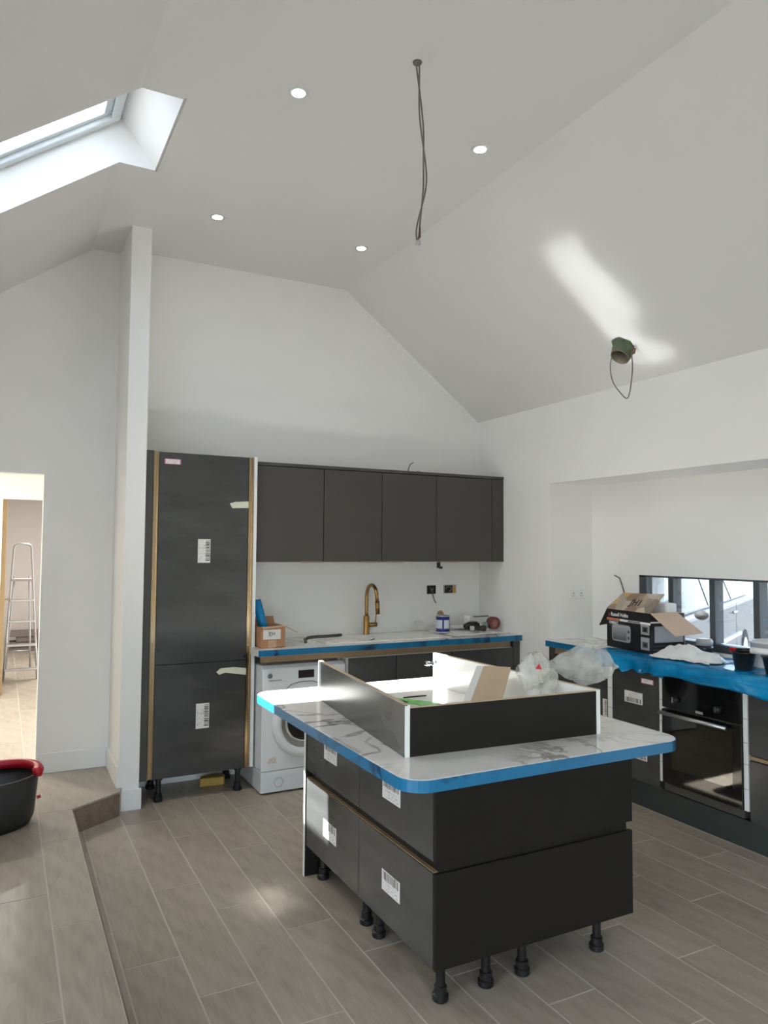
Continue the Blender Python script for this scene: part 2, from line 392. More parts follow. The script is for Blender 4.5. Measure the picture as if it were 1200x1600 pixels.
# left wall (beside the camera) and rear wall with glazed doors
GY0, GY1, GZ1 = -1.7, 1.7, 2.35      # glazed doors in the left wall, outside the frame
MB().box(XL-0.2, XL, GY1, YDW+0.1, -0.1, 2.9).box(XL-0.2, XL, YR-0.2, GY0, -0.1, 2.9).box(XL-0.2, XL, GY0, GY1, GZ1, 2.9).build('wall_left', WALL, kind='structure')
RX0, RX1, RZ1 = -0.72, 1.0, 2.45     # glazed doors in the rear wall
MB().box(XL-0.2, RX0, YR-0.2, YR, -0.1, ZC+0.1).box(RX1, XR+0.3, YR-0.2, YR, -0.1, ZC+0.1).box(RX0, RX1, YR-0.2, YR, RZ1, ZC+0.1).build('wall_rear', WALL, kind='structure')
B(XL-2.0, XL-0.2, GY0-.6, GY1+.6, 2.55, 2.65).build('added_sunshade', TRIM, kind='structure')   # unseen slab, added to keep direct sun off the left doors

# ------------------------------------------------------------------ ceiling
SKY0, SKY1, SX0, SX1 = 3.25, 3.95, -0.60, 0.66     # rooflight opening (y0,y1,x0,x1)
TH = 0.16
def flat(mb, x0, x1, y0, y1): mb.box(x0, x1, y0, y1, ZC, ZC+TH)
def slope(mb, x0, x1, y0, y1):
    mb.hexa([(x0, y0, zl(x0)), (x1, y0, zl(x1)), (x1, y1, zl(x1)), (x0, y1, zl(x0)), (x0, y0, zl(x0)+TH), (x1, y0, zl(x1)+TH), (x1, y1, zl(x1)+TH), (x0, y1, zl(x0)+TH)])
mb = MB()
for (a, b) in ((YR-.1, SKY0-.012), (SKY1+.012, YDW+.1)): flat(mb, XA, XC, a, b)
flat(mb, SX1+.012, XC, SKY0-.012, SKY1+.012)
cf = mb.build('ceiling', CEIL, kind='structure')
mb = MB()
for (a, b) in ((YR-.1, SKY0-.012), (SKY1+.012, YDW+.1)): slope(mb, XL-.05, XA, a, b)
slope(mb, XL-.05, SX0-.012, SKY0-.012, SKY1+.012)
mb.build('ceiling_left_slope', CEIL, kind='structure')
MB().hexa([(XC, YR-.1, ZC), (XR+.05, YR-.1, ZE-.05*SB), (XR+.05, YB+.1, ZE-.05*SB), (XC, YB+.1, ZC), (XC, YR-.1, ZC+TH), (XR+.05, YR-.1, ZE+TH), (XR+.05, YB+.1, ZE+TH), (XC, YB+.1, ZC+TH)]).build('ceiling_right_slope', CEIL, kind='structure')
# rooflights: reveal lining, frame, glass
FRW = mat('rooflight_frame_paint', (214, 220, 222), 0.35)
def rooflight(n, y0, y1):
    r = thing(f'window_{n}', None, None, (0, (y0+y1)/2, ZC), kind='structure')
    off = 0.22
    zf = lambda X: zl(X)+off
    xt, xb = XA, SX0-0.02         # frame ends
    mb = MB()
    t_ = 0.0118
    for (ya, yb) in ((y0-t_, y0), (y1, y1+t_)):
        poly = [(SX0, zl(SX0)), (XA, ZC), (SX1, ZC), (xt, zf(xt)+0.03), (xb, zf(xb)+0.03)]
        mb.prism(poly, ya, yb, 'y')
    mb.slab([(SX1, y0-t_, ZC), (SX1, y1+t_, ZC), (xt, y1+t_, zf(xt)+.03), (xt, y0-t_, zf(xt)+.03)], -0.03)
    mb.slab([(SX0, y0-t_, zl(SX0)), (SX0, y1+t_, zl(SX0)), (xb, y1+t_, zf(xb)+.03), (xb, y0-t_, zf(xb)+.03)], 0.03)
    mb.build('reveal_lining', CEIL, r)
    def bar(x0, x1, ya, yb, o0, o1):
        return [(x0, ya, zf(x0)+o0), (x1, ya, zf(x1)+o0), (x1, yb, zf(x1)+o0), (x0, yb, zf(x0)+o0), (x0, ya, zf(x0)+o1), (x1, ya, zf(x1)+o1), (x1, yb, zf(x1)+o1), (x0, yb, zf(x0)+o1)]
    fwid = 0.055
    for (ya, yb) in ((y0, y0+fwid), (y1-fwid, y1)):
        MB().hexa(bar(xb, xt, ya, yb, 0.0, 0.10)).build('frame_stile', FRW, r, bevel=0.006)
    MB().hexa(bar(xb, xb+0.06, y0+fwid, y1-fwid, 0.0, 0.10)).build('frame_rail', FRW, r, bevel=0.006)
    MB().hexa(bar(xt-0.05, xt, y0+fwid, y1-fwid, 0.0, 0.10)).build('frame_rail', FRW, r, bevel=0.006)
    sw = 0.035
    for (ya, yb) in ((y0+fwid, y0+fwid+sw), (y1-fwid-sw, y1-fwid)):
        MB().hexa(bar(xb+.06, xt-.05, ya, yb, 0.03, 0.12)).build('sash_stile', FRW, r, bevel=0.004)
    MB().hexa(bar(xt-.09, xt-.05, y0+fwid+sw, y1-fwid-sw, 0.03, 0.12)).build('sash_rail', FRW, r, bevel=0.004)
    MB().hexa(bar(xb+.06, xt-.09, y0+fwid+sw, y1-fwid-sw, 0.07, 0.074)).build('pane', GLASS, r)
    return r
rooflight(1, SKY0, SKY1)

# ------------------------------------------------------------------ skirting, trims
bb = lambda name, *a: B(*a).build(name, TRIM, kind='structure', bevel=0.003)
bb('baseboard_doorway', OX1+0.005, 0.645, YDW-0.015, YDW, ZP, ZP+0.125)
bb('baseboard_stub_side', 0.643, 0.658, 4.69, YDW, ZP, ZP+0.125)
bb('baseboard_stub', 0.658, 0.79, 4.683, 4.698, 0, 0.125)

# ------------------------------------------------------------------ windows
wn_ = thing('window_2', None, None, (XB_+0.05, 2.6, WZ0), kind='structure')
fx0, fx1 = XB_+0.005, XB_+0.065
for (a, b, n_) in ((WY1-0.062, WY1, 'jamb'), (WY0, WY0+0.06, 'jamb')):
    B(fx0, fx1, a, b, WZ0, WZ1).build(n_, ANTH, wn_, bevel=0.003)
B(fx0, fx1, WY0, WY1, WZ1-0.012, WZ1).build('head', ANTH, wn_)
B(fx0, fx1, WY0, WY1, WZ0, WZ0+0.05).build('sill_rail', ANTH, wn_, bevel=0.003)
B(XB_+0.065, XB_+0.20, WY0, WY1, WZ0, WZ0+0.035).build('outer_sill', mat('sill_metal', (200, 204, 206), 0.4), wn_)
for y in (3.488, 3.165, 2.859, 2.55, 2.2, 1.85):
    B(fx0+.01, fx1+.03, y-0.021, y+0.021, WZ0+0.05, WZ1-0.012).build('mullion', ANTH, wn_, bevel=0.003)
B(fx0+.03, fx0+.036, WY0+.06, WY1-.062, WZ0+.05, WZ1-.012).build('pane', TINT, wn_)
gl_ = thing('window_3', None, None, (XL, 0.0, ZP), kind='structure')
for i in range(4):
    y0, y1 = GY0+i*(GY1-GY0)/4, GY0+(i+1)*(GY1-GY0)/4
    MB().box(XL-.13, XL-.06, y0, y0+.05, ZP, GZ1).box(XL-.13, XL-.06, y1-.05, y1, ZP, GZ1).box(XL-.13, XL-.06, y0, y1, GZ1-.06, GZ1).box(XL-.13, XL-.06, y0, y1, ZP, ZP+.07).build('door_leaf', ANTH, gl_)
    B(XL-.10, XL-.095, y0+.05, y1-.05, ZP+.07, GZ1-.06).build('pane', GLASS, gl_)
gr_ = thing('window_4', None, None, (0.14, YR, ZP), kind='structure')
for i in range(2):
    x0, x1 = RX0+i*(RX1-RX0)/2, RX0+(i+1)*(RX1-RX0)/2
    MB().box(x0, x0+.05, YR-.13, YR-.06, ZP, RZ1).box(x1-.05, x1, YR-.13, YR-.06, ZP, RZ1).box(x0, x1, YR-.13, YR-.06, RZ1-.06, RZ1).box(x0, x1, YR-.13, YR-.06, ZP, ZP+.07).build('door_leaf', ANTH, gr_)
    B(x0+.05, x1-.05, YR-.10, YR-.095, ZP+.07, RZ1-.06).build('pane', GLASS, gr_)
# daylight portals: guide sampling through the real openings, they emit nothing
def portal(loc, direction, sx, sy):
    ld = bpy.data.lights.new('daylight_portal', 'AREA'); ld.shape = 'RECTANGLE'; ld.size = sx; ld.size_y = sy; ld.cycles.is_portal = True
    o = bpy.data.objects.new('daylight_portal', ld); col.objects.link(o); o.location = loc
    o.rotation_euler = Vector(direction).to_track_quat('-Z', 'Y').to_euler()
ndir = Vector((SA, 0, -1)).normalized()
for (a, b) in ((SKY0, SKY1),):
    portal((-0.05, (a+b)/2, zl(-0.05)+0.36), ndir, 0.85, 1.5)
portal(((RX0+RX1)/2, YR-.2, 1.2), (0, 1, 0), 1.75, 2.5)
portal((XL-.2, 0, 1.2), (1, 0, 0), 2.4, 3.5)
portal((XB_+.22, 2.6, 1.18), (-1, 0, 0), 0.6, 2.4)

# ------------------------------------------------------------------ room beyond the doorway
HX0, HX1, HZ, HY = -2.4, 0.95, 2.45, 8.0
HALLW = mat('hall_paint', (240, 236, 226), 0.7)
MB().box(HX1, HX1+.1, YDW+.1, HY, ZP, HZ+.1).box(HX0-.1, HX0, YDW+.1, HY, ZP, HZ+.1).build('wall_hall', HALLW, kind='structure')
B(HX0-.1, HX1+.1, YDW+.1, HY, HZ, HZ+.1).build('ceiling_hall', HALLW, kind='structure')
MB().box(HX0-.1, -0.01, HY, HY+.1, ZP, HZ+.1).box(0.80, HX1+.1, HY, HY+.1, ZP, HZ+.1).box(-0.01, 0.80, HY, HY+.1, 2.045, HZ+.1).build('wall_hall_end', HALLW, kind='structure')
MB().box(-1.2, -1.1, HY+.1, 12.2, ZP, HZ+.1).box(1.5, 1.6, HY+.1, 12.2, ZP, HZ+.1).box(-1.2, 1.6, 11.7, 11.8, ZP, HZ+.1).box(-1.2, 1.6, HY+.1, 12.2, HZ, HZ+.1).build('wall_far_room', mat('bare_plaster', (200, 194, 188), 0.85, var=0.03, vscale=2), kind='structure')
dl = thing('door_1', None, None, (0.0, HY+.1, ZP), kind='structure')
B(-0.012, 0.032, HY+.10, HY+.86, ZP+.005, 2.04).build('leaf', mat('door_pine', (190, 166, 132), 0.6, var=0.05, vscale=6), dl, bevel=0.002)
for z in (0.45, 1.15, 1.75): B(-0.016, -0.004, HY+.085, HY+.10, z, z+.08).build('hinge', mat('dull_brass', (150, 130, 100), 0.4, .7), dl)
MB().tube([(0.032, HY+.80, 1.02), (0.09, HY+.80, 1.02), (0.09, HY+.70, 1.02)], 0.01, 8).build('door_handle', CHROME, dl, smooth=True)
def fill_lamp(name, label, loc, e):  # unseen lamps with fittings, added to brighten the rooms beyond the doorway
    t_ = thing(name, label, 'lamp', loc)
    MB().lathe([(0.0, 0), (0.12, 0), (0.13, 0.02), (0.13, 0.05), (0.0, 0.05)], loc, 24, cap=False).build('fill_lamp_body', APPL, t_, smooth=True)
    ld = bpy.data.lights.new('fill_light', 'AREA'); ld.shape = 'DISK'; ld.size = 0.24; ld.energy = e; ld.color = (1, .97, .93)
    o = bpy.data.objects.new('fill_light', ld); col.objects.link(o); o.location = (loc[0], loc[1], loc[2]-.01)
fill_lamp('fill_lamp', 'unseen round white lamp added to light the hall beyond the doorway', (-0.6, 6.6, HZ-.05), 24)
fill_lamp('fill_lamp', 'unseen round white lamp added to light the room with the stepladder', (0.5, 9.6, HZ-.05), 34)

# stepladder
ld_ = thing('stepladder', 'silver aluminium stepladder seen through the doorway', 'ladder', (0.21, 9.0, ZP))
def lad(pts, r=0.012, n_='rail'): return MB().tube(pts, r, 8).build(n_, ALU, ld_, smooth=True)
def lerp(a, b, t_): return tuple(a[i]+(b[i]-a[i])*t_ for i in range(3))
LL, LR = (0.045, 8.9, ZP), (0.375, 8.9, ZP); TLp, TRp = (0.115, 9.2, 1.55), (0.295, 9.2, 1.55)
arc = [lerp(TLp, TRp, .5-.5*math.cos(math.pi*k/10)) for k in range(11)]
lad([LL, lerp(LL, TLp, .5), TLp]+[(p[0], p[1], 1.55+0.06*math.sin(math.pi*min(1, max(0, k/10)))**0.5) for k, p in enumerate(arc)][1:-1]+[TRp, lerp(LR, TRp, .5), LR])
for tt in (0.08, 0.26, 0.44, 0.60):
    a, b = lerp(LL, TLp, tt), lerp(LR, TRp, tt)
    B(a[0], b[0], a[1]-.03, a[1]+.04, a[2]-.012, a[2]+.012).build('step', ALU, ld_, bevel=0.004)
a, b = lerp(LL, TLp, .76), lerp(LR, TRp, .76)
B(a[0], b[0], a[1]-.02, a[1]+.2, a[2]-.015, a[2]+.01).build('platform', mat('grey_plastic', (170, 165, 158), 0.6), ld_, bevel=0.004)
for s_ in (0, 1):
    lad([(0.07+.26*s_, 9.75, ZP), (0.13+.15*s_, 9.28, 1.25)], 0.010, 'rear_leg')
lad([(0.08, 9.66, 0.36), (0.32, 9.66, 0.36)], 0.007, 'brace')
PLK = mat('grey_board', (116, 108, 100), 0.7, var=0.1, vscale=5)
pd = [(0.16, .80, ZP, 'lowest'), (0.09, .55, ZP+.07, 'second lowest'), (0.20, .90, ZP+.14, 'second highest'), (0.12, .78, ZP+.21, 'topmost')]
for i, (x0, x1, z, wd) in enumerate(pd):
    B(x0, x1+.15, 11.3-.02*i, 11.55-.03*(i % 2), z, z+.068).build('floor_board', PLK, bevel=0.004, label=f'grey board lying behind the stepladder, {wd} of its stack', cat='board', group='boards stacked behind the stepladder')

# ------------------------------------------------------------------ outside
GZ = -.06
mb = MB().box(XB_+.25, 40, -30, 40, -.3, GZ).box(-30, XL-.2, -30, 40, -.3, GZ).box(XL-.2, XB_+.25, -30, YR-.2, -.3, GZ)
mb.build('ground', mat('tarmac', (84, 83, 80), 0.85, var=0.06, vscale=1.5), kind='structure')

# ------------------------------------------------------------------ tall larder unit
YT = 4.722
ZT = 2.186
lu = thing('larder_unit', 'tall charcoal larder cabinet with brass-coloured side profiles next to the wall stub', 'cabinet', (1.15, 4.92, 0))
MB().box(0.86, 1.468, YT+.024, 5.108, .150, 2.18).build('carcass', CHAR, lu)
B(0.778, 0.824, YT-.004, YT+.016, .150, ZT+.003).build('filler_panel', CHAR, lu, bevel=.0015)
def profile(x0, x1):
    MB().box(x0, x1, YT+.016, YT+.022, .152, ZT).box(x0, x0+.005, YT-.004, YT+.016, .152, ZT).box(x1-.004, x1, YT+.002, YT+.016, .152, ZT).build('handle_profile', GOLD, lu)
profile(.826, .857); profile(1.439, 1.470)
B(1.472, 1.493, YT-.012, 5.108, .155, ZT).build('end_panel', EDGE, lu, bevel=.001)
up_ = B(.8595, 1.437, YT, YT+.02, .8525, ZT-.003).build('door', FILMCHAR, lu, bevel=.0015)
lo_ = B(.8595, 1.437, YT, YT+.02, .152, .8465).build('door', FILMCHAR, lu, bevel=.0015)
STV = sticker_mat('sticker_upright', 2, 0, 0, .62, .95)
B(1.110, 1.190, YT-.0012, YT-.0002, 1.485, 1.637).build('barcode_sticker', STV, up_, label='white barcode sticker')
B(1.118, 1.202, YT-.0012, YT-.0002, .435, .592).build('barcode_sticker', STV, lo_, label='white barcode sticker')
PK = sticker_mat('sticker_pink', 0, 2, 0, 2.0, 3.0, (232, 222, 224), (205, 120, 140))
B(.890, .992, YT-.0012, YT-.0002, 2.108, 2.142).build('small_sticker', PK, up_, label='small white sticker with a pink border')
MB().prism([(1.312, 1.872), (1.33, 1.842), (1.443, 1.847), (1.443, 1.890), (1.35, 1.884)], YT-.0015, YT-.0003, 'y').build('tape', MASK, up_, label='strip of masking tape')
MB().prism([(1.243, .782), (1.262, .765), (1.30, .775), (1.44, .752), (1.44, .795), (1.36, .808), (1.27, .805)], YT-.0015, YT-.0003, 'y').build('tape', MASK, lo_, label='strip of masking tape')
B(1.418, 1.437, YT-.004, YT, .868, .882).build('door_bumper', CHROME, up_)
def leg(parent, x, y, zt, r=.016):
    MB().lathe([(.026, 0), (.029, .004), (.029, .022), (.023, .027), (.023, .05), (.017, .054), (.017, zt-.02), (.026, zt-.018), (.026, zt)], (x, y, 0), 20).build('leg', BLACKPL, parent)
for x in (.905, 1.41):
    for y in (YT+.055, 5.05): leg(lu, x, y, .150)
MB().prism([(1.20, 4.93), (1.36, 4.91), (1.38, 4.97), (1.31, 5.02), (1.22, 4.99)], 0, .055).build('sponge', mat('yellow_foam', (196, 160, 84), .9, var=.1, vscale=30, bump=.4, bscale=60), bevel=.008, label='yellow foam offcut lying under the tall larder cabinet', cat='foam')

# ------------------------------------------------------------------ wall cabinets
YU, ZU0, ZU1 = 4.765, 1.488, 2.163
wx = [1.511, 1.997, 2.458, 2.924, 3.441]
pos = ['nearest the tall larder cabinet', 'second from the tall larder cabinet', 'third from the tall larder cabinet', 'farthest from the tall larder cabinet']
for i in range(4):
    x0, x1 = wx[i], wx[i+1]
    c = thing('wall_cabinet', f'flat charcoal wall cabinet above the sink worktop, {pos[i]}', 'cabinet', ((x0+x1)/2, 4.95, ZU0), group='charcoal wall cabinets')
    B(x0+.001, x1-.001, YU+.021, 5.112, ZU0+.004, ZU1-.022).build('carcass', CHAR, c)
    B(x0+.0025, x1-.0025, YU, YU+.019, ZU0, ZU1-.024).build('door', CHAR, c, bevel=.0015)
    hx = {0: (x1-.17, x1-.01), 1: (x1-.175, x1-.01), 2: (x0+.01, x0+.19), 3: (x0+.02, x0+.20)}[i]
    MB().box(hx[0], hx[1], YU-.006, YU+.018, ZU0-.003, ZU0-.0003).box(hx[0], hx[1], YU-.006, YU-.003, ZU0-.003, ZU0+.004).build('edge_handle', GOLD, c)
tp = B(wx[0]-.004, XR-.002, YU-.004, 5.112, ZU1-.02, ZU1+.002).build('top_panel', CHAR, bevel=.001, label='long charcoal top panel lying over the wall cabinets', cat='panel')
B(3.443, XR-.002, YU, YU+.019, ZU0-.001, ZU1-.022).build('filler_panel', CHAR, bevel=.001, label='narrow charcoal filler panel between wall cabinets and right wall', cat='panel')
MB().tube([(2.80, 5.0, ZU1+.002), (2.81, 5.0, ZU1+.05), (2.825, 5.0, ZU1+.085), (2.85, 4.99, ZU1+.10)], .004, 6).build('cable', CABLE, smooth=True, label='short grey cable end sticking up over the wall cabinets', cat='cable')
MB().tube([(2.84, 4.98, ZU1+.004), (2.87, 4.97, ZU1+.028), (2.90, 4.97, ZU1+.026), (2.905, 4.97, ZU1+.006)], .004, 6).build('cable', CABLE, smooth=True, label='small looped grey cable lying on the wall cabinets', cat='cable')
hb = thing('hanging_hinge', 'small black fitting hanging under the rightmost wall cabinets', 'fitting', (2.955, YU+.02, ZU0-.05))
B(2.945, 2.968, YU+.012, YU+.03, ZU0-.048, ZU0-.004).build('plate', BLACKPL, hb)
B(2.955, 2.985, YU+.010, YU+.014, ZU0-.054, ZU0-.036).build('lug', BLACKPL, hb)

# ------------------------------------------------------------------ sink run: worktop, units, washing machine
YW, ZW0, ZW = 4.533, .889, .931
wt = thing('worktop', 'marble-effect worktop with blue-taped edge under the wall cabinets', 'worktop', (2.5, 4.82, ZW0))
BX0, BX1, BY0, BY1 = 2.27, 2.93, 4.66, 4.965
mb = MB().prism([(1.462, YW), (BX0, YW), (BX0, 5.112), (1.495, 5.112), (1.495, YT-.016), (1.462, YT-.016)], ZW0, ZW)
mb.box(BX0, BX1, YW, BY0, ZW0, ZW).box(BX0, BX1, BY1, 5.112, ZW0, ZW).box(BX1, XR-.001, YW, 5.112, ZW0, ZW).build('slab', MARBLE, wt)
B(1.462, XR-.001, YW-.0025, YW-.0002, ZW0+.001, ZW-.001).build('edge_film', BLUETAPE, wt, label='blue protective film on the front edge')
snk = thing('sink', 'white inset sink with drainer set in the worktop below the wall cabinets', 'sink', (2.45, 4.82, ZW))
def rim():
    x0, x1, y0, y1, z1 = 1.97, 2.98, 4.63, 5.06, ZW+.006
    mb = MB()
    for (a, b, c, d) in ((x0, BX0+.015, y0, y1), (BX1-.015, x1, y0, y1), (BX0+.015, BX1-.015, y0, BY0+.015), (BX0+.015, BX1-.015, BY1-.015, y1)): mb.box(a, b, c, d, ZW+.0002, z1)
    return mb
rim().build('rim', SINKW, snk, bevel=.003)
mb = MB(); x0, x1, y0, y1 = BX0+.006, BX1-.006, BY0+.006, BY1-.006
mb.box(x0, x0+.012, y0, y1, ZW-.18, ZW).box(x1-.012, x1, y0, y1, ZW-.18, ZW).box(x0, x1, y0, y0+.012, ZW-.18, ZW).box(x0, x1, y1-.012, y1, ZW-.18, ZW).box(x0, x1, y0, y1, ZW-.19, ZW-.18)
mb.build('bowl', SINKW, snk)
MB().lathe([(.0, -.004), (.018, -.004), (.02, 0), (.014, .003), (.0, .003)], (2.475, y1-.016, ZW-.022), 20, 'y', cap=False).build('overflow', CHROME, snk, smooth=True)
for k in range(5): B(2.0+.045*k, 2.015+.045*k, 4.70, 5.0, ZW+.006, ZW+.009).build('drainer_rib', SINKW, snk, bevel=.001)
tx, ty = 2.465, 5.025
tap = thing('kitchen_tap', 'brushed brass swan-neck kitchen tap behind the sink', 'tap', (tx, ty, ZW+.006))
MB().lathe([(.0, 0), (.028, 0), (.028, .004), (.023, .008), (.023, .135), (.018, .14), (.0, .14)], (tx, ty, ZW+.006), 20, cap=False).build('body', BRASS, tap, smooth=True)
pts = [(tx, ty, ZW+.14)]+[(tx, ty, ZW+.14+.03*k) for k in range(1, 6)]+[(tx, ty-.085+.085*math.cos(a), ZW+.295+.085*math.sin(a)) for a in [math.pi*k/12 for k in range(1, 13)]]+[(tx+.003, ty-.172, ZW+.26)]
MB().tube(pts, .0135, 14).build('spout', BRASS, tap, smooth=True)
MB().tube([(tx+.003, ty-.172, ZW+.265), (tx+.005, ty-.178, ZW+.17)], [.0165, .0165], 14).build('spray_head', BRASS, tap, smooth=True)
MB().tube([(tx+.02, ty, ZW+.075), (tx+.085, ty-.005, ZW+.075)], .0165, 14).build('lever_hub', BRASS, tap, smooth=True)
MB().tube([(tx+.074, ty-.005, ZW+.085), (tx+.078, ty-.01, ZW+.165)], .0045, 8).build('lever', BRASS, tap, smooth=True)

YD = 4.556
rl = B(1.496, 3.488, YD+.035, YD+.05, .842, .888).build('handle_rail', RAIL, label='long bronze handle rail under the sink worktop edge', cat='rail')
ux = [2.105, 2.472, 2.934, 3.489]
nm = ['beside the washing machine', 'in the middle of the sink run', 'nearest the right wall']
for i in range(3):
    x0, x1 = ux[i], ux[i+1]
    c = thing('base_cabinet', f'charcoal base cabinet under the sink worktop, {nm[i]}', 'cabinet', ((x0+x1)/2, 4.82, 0), group='base cabinets of the sink run')
    MB().box(x0+.001, x0+.016, YD+.052, 5.1, .150, .886).box(x1-.016, x1-.001, YD+.052, 5.1, .150, .886).box(x0+.016, x1-.016, YD+.052, 5.1, .150, .168).box(x0+.016, x1-.016, 5.09, 5.1, .168, .886).box(x0+.001, x1-.001, YD+.0212, YD+.05, .150, .84).build('carcass', CARC, c)
    dx0 = x0
    B(dx0+.003, x1-.003, YD, YD+.02, .152, .838).build('door', FILMCHAR, c, bevel=.0015)
    for x in (x0+.05, x1-.05): leg(c, x, YD+.1, .150); leg(c, x, 5.03, .150)
B(3.491, XR-.002, YD+.004, YD+.024, .0, .886).build('filler_panel', CHAR, bevel=.001, label='narrow charcoal filler panel between sink base cabinets and right wall', cat='panel')

wm = thing('washing_machine', 'white front-loading washing machine under the sink worktop', 'washing machine', (1.80, 4.84, 0))
X0, X1, Y0, Y1, H = 1.508, 2.095, 4.588, 5.095, .818
B(X0, X1, Y0, Y1, .012, .145).build('kick_panel', APPL, wm, bevel=.004)
MB().prism([(Y0, .147), (Y1, .147), (Y1, H), (Y0+.035, H), (Y0+.006, H-.02), (Y0-.006, .655), (Y0, .64)], X0, X1, 'x').build('body', APPL, wm, bevel=.006)
cx_, cz_ = 1.795, .44
MB().lathe([(.215, .004), (.222, -.006), (.216, -.03), (.19, -.04), (.165, -.034), (.158, -.02)], (cx_, Y0, cz_), 40, 'y', cap=False).build('door_ring', APPL, wm, smooth=True)
MB().lathe([(.158, -.02), (.150, -.012), (.118, .01), (.112, .012)], (cx_, Y0-.004, cz_), 40, 'y', cap=False).build('door_seal', APPLG, wm, smooth=True)
MB().lathe([(.0, -.03), (.05, -.028), (.09, -.018), (.115, -.002), (.118, .004)], (cx_, Y0-.004, cz_), 40, 'y', cap=False).build('door_glass', mat('dark_bowl_glass', (34, 30, 28), .08), wm, smooth=True)
MB().lathe([(.113, -.006), (.118, -.010), (.122, -.006)], (cx_, Y0-.004, cz_), 40, 'y', cap=False).build('door_trim', CHROME, wm, smooth=True)
B(1.755, 1.865, Y0-.0035, Y0+.02, .728, .778).build('display', BLACKPL, wm)
MB().lathe([(.0, -.022), (.026, -.022), (.03, -.004), (.034, 0)], (2.006, Y0, .737), 24, 'y', cap=False).build('dial', APPL, wm, smooth=True)
MB().lathe([(.036, -.003), (.038, -.004), (.040, -.002)], (2.006, Y0, .737), 24, 'y', cap=False).build('dial_ring', mat('dark_grey_print', (70, 70, 70), .4), wm, smooth=True)
MB().lathe([(.0, -.006), (.014, -.006), (.016, -.002)], (1.560, Y0, .755), 16, 'y', cap=False).build('badge', mat('grey_badge', (120, 124, 128), .3, .6), wm, smooth=True)
B(1.553, 1.640, Y0-.0045, Y0, .722, .727).build('drawer_print', mat('grey_print', (150, 150, 150), .5), wm)
MB().box(1.548, 1.668, Y0-.005, Y0+.01, .672, .714).build('soap_drawer', APPL, wm, bevel=.004)
MB().tube([(1.66, Y0-.007, .655), (1.70, Y0-.008, .69), (1.76, Y0-.008, .705), (1.85, Y0-.008, .705), (1.92, Y0-.007, .68)], .0025, 6).build('panel_seam', mat('seam_grey', (110, 112, 114), .6), wm)
MB().lathe([(.030, -.0015), (.033, -.003), (.035, -.001)], (1.628, Y0, .072), 6, 'y', cap=False).build('filter_cap', mat('cap_grey', (186, 186, 182), .4), wm)
MB().prism([(1.552, .196), (1.60, .198), (1.604, .224), (1.59, .236), (1.575, .228), (1.556, .22)], Y0-.002, Y0-.0005, 'y').build('sticker', mat('torn_sticker', (216, 206, 190), .7), wm)
for x in (X0+.05, X1-.05):
    for y in (Y0+.06, Y1-.05): MB().lathe([(.02, 0), (.02, .013)], (x, y, 0), 10).build('foot', RUBBER, wm)
MB().tube([(2.06, 4.64, .82), (2.075, 4.635, .85), (2.10, 4.62, .835)], .006, 6).build('cable_tie', APPL, smooth=True, label='white cable loop on top of the washing machine', cat='cable')

# things on the sink worktop
eb = thing('cardboard_box', 'open brown cardboard box with a handwritten paper label on the sink worktop', 'box', (1.60, 4.73, ZW))
bx0, bx1, by0, by1, bz = 1.506, 1.672, 4.625, 4.84, ZW+.135
mb = MB(); q = .004
mb.box(bx0, bx1, by0, by0+q, ZW, bz).box(bx0, bx1, by1-q, by1, ZW, bz).box(bx0, bx0+q, by0+q, by1-q, ZW, bz).box(bx1-q, bx1, by0+q, by1-q, ZW, bz).box(bx0, bx1, by0, by1, ZW+.0005, ZW+q).build('carton', CARD, eb)
MB().slab([(bx0, by0, bz), (bx1, by0, bz), (bx1+.005, by0-.055, bz+.010), (bx0, by0-.05, bz-.005)], .004).build('flap', CARDIN, eb)
MB().slab([(bx1, by0, bz), (bx1, by1, bz), (bx1+.09, by1, bz-.03), (bx1+.085, by0, bz-.045)], .004).build('flap', CARD, eb)
MB().slab([(bx0, by1, bz), (bx1, by1, bz), (bx1, by1+.03, bz+.05), (bx0, by1+.03, bz+.05)], .004).build('flap', CARD, eb)
B(bx0+.015, bx0+.135, by0-.0015, by0-.0003, ZW+.055, ZW+.118).build('paper_label', PAPER, eb)
B(bx0+.05, bx0+.105, by0-.0008, by0-.0002, ZW+.002, ZW+.05).build('parcel_tape', mat('parcel_tape', (198, 160, 128), .3), eb)
text_part('handwriting', 'EH', BLACKPL, eb, (bx0+.055, by0-.0018, ZW+.078), (1, 0, .05), (0, 0, 1), .034)
MB().tube([(1.61, 4.79, ZW+.012), (1.527, 4.80, ZW+.30)], [.03, .03], 16).build('film_roll', mat('blue_roll', (0, 132, 190), .35), smooth=True, label='roll of blue protective film standing in the cardboard box', cat='roll')
hp = [(1.83, 4.655, ZW+.018), (1.83, 4.67, ZW+.036), (1.87, 4.70, ZW+.044), (1.95, 4.76, ZW+.040), (2.05, 4.83, ZW+.030), (2.17, 4.89, ZW+.025), (2.20, 4.90, ZW+.025)]
MB().tube(hp, .011, 10).build('hose', mat('grey_hose', (72, 68, 62), .5), smooth=True, label='short dark grey hose lying on the sink drainer', cat='hose')
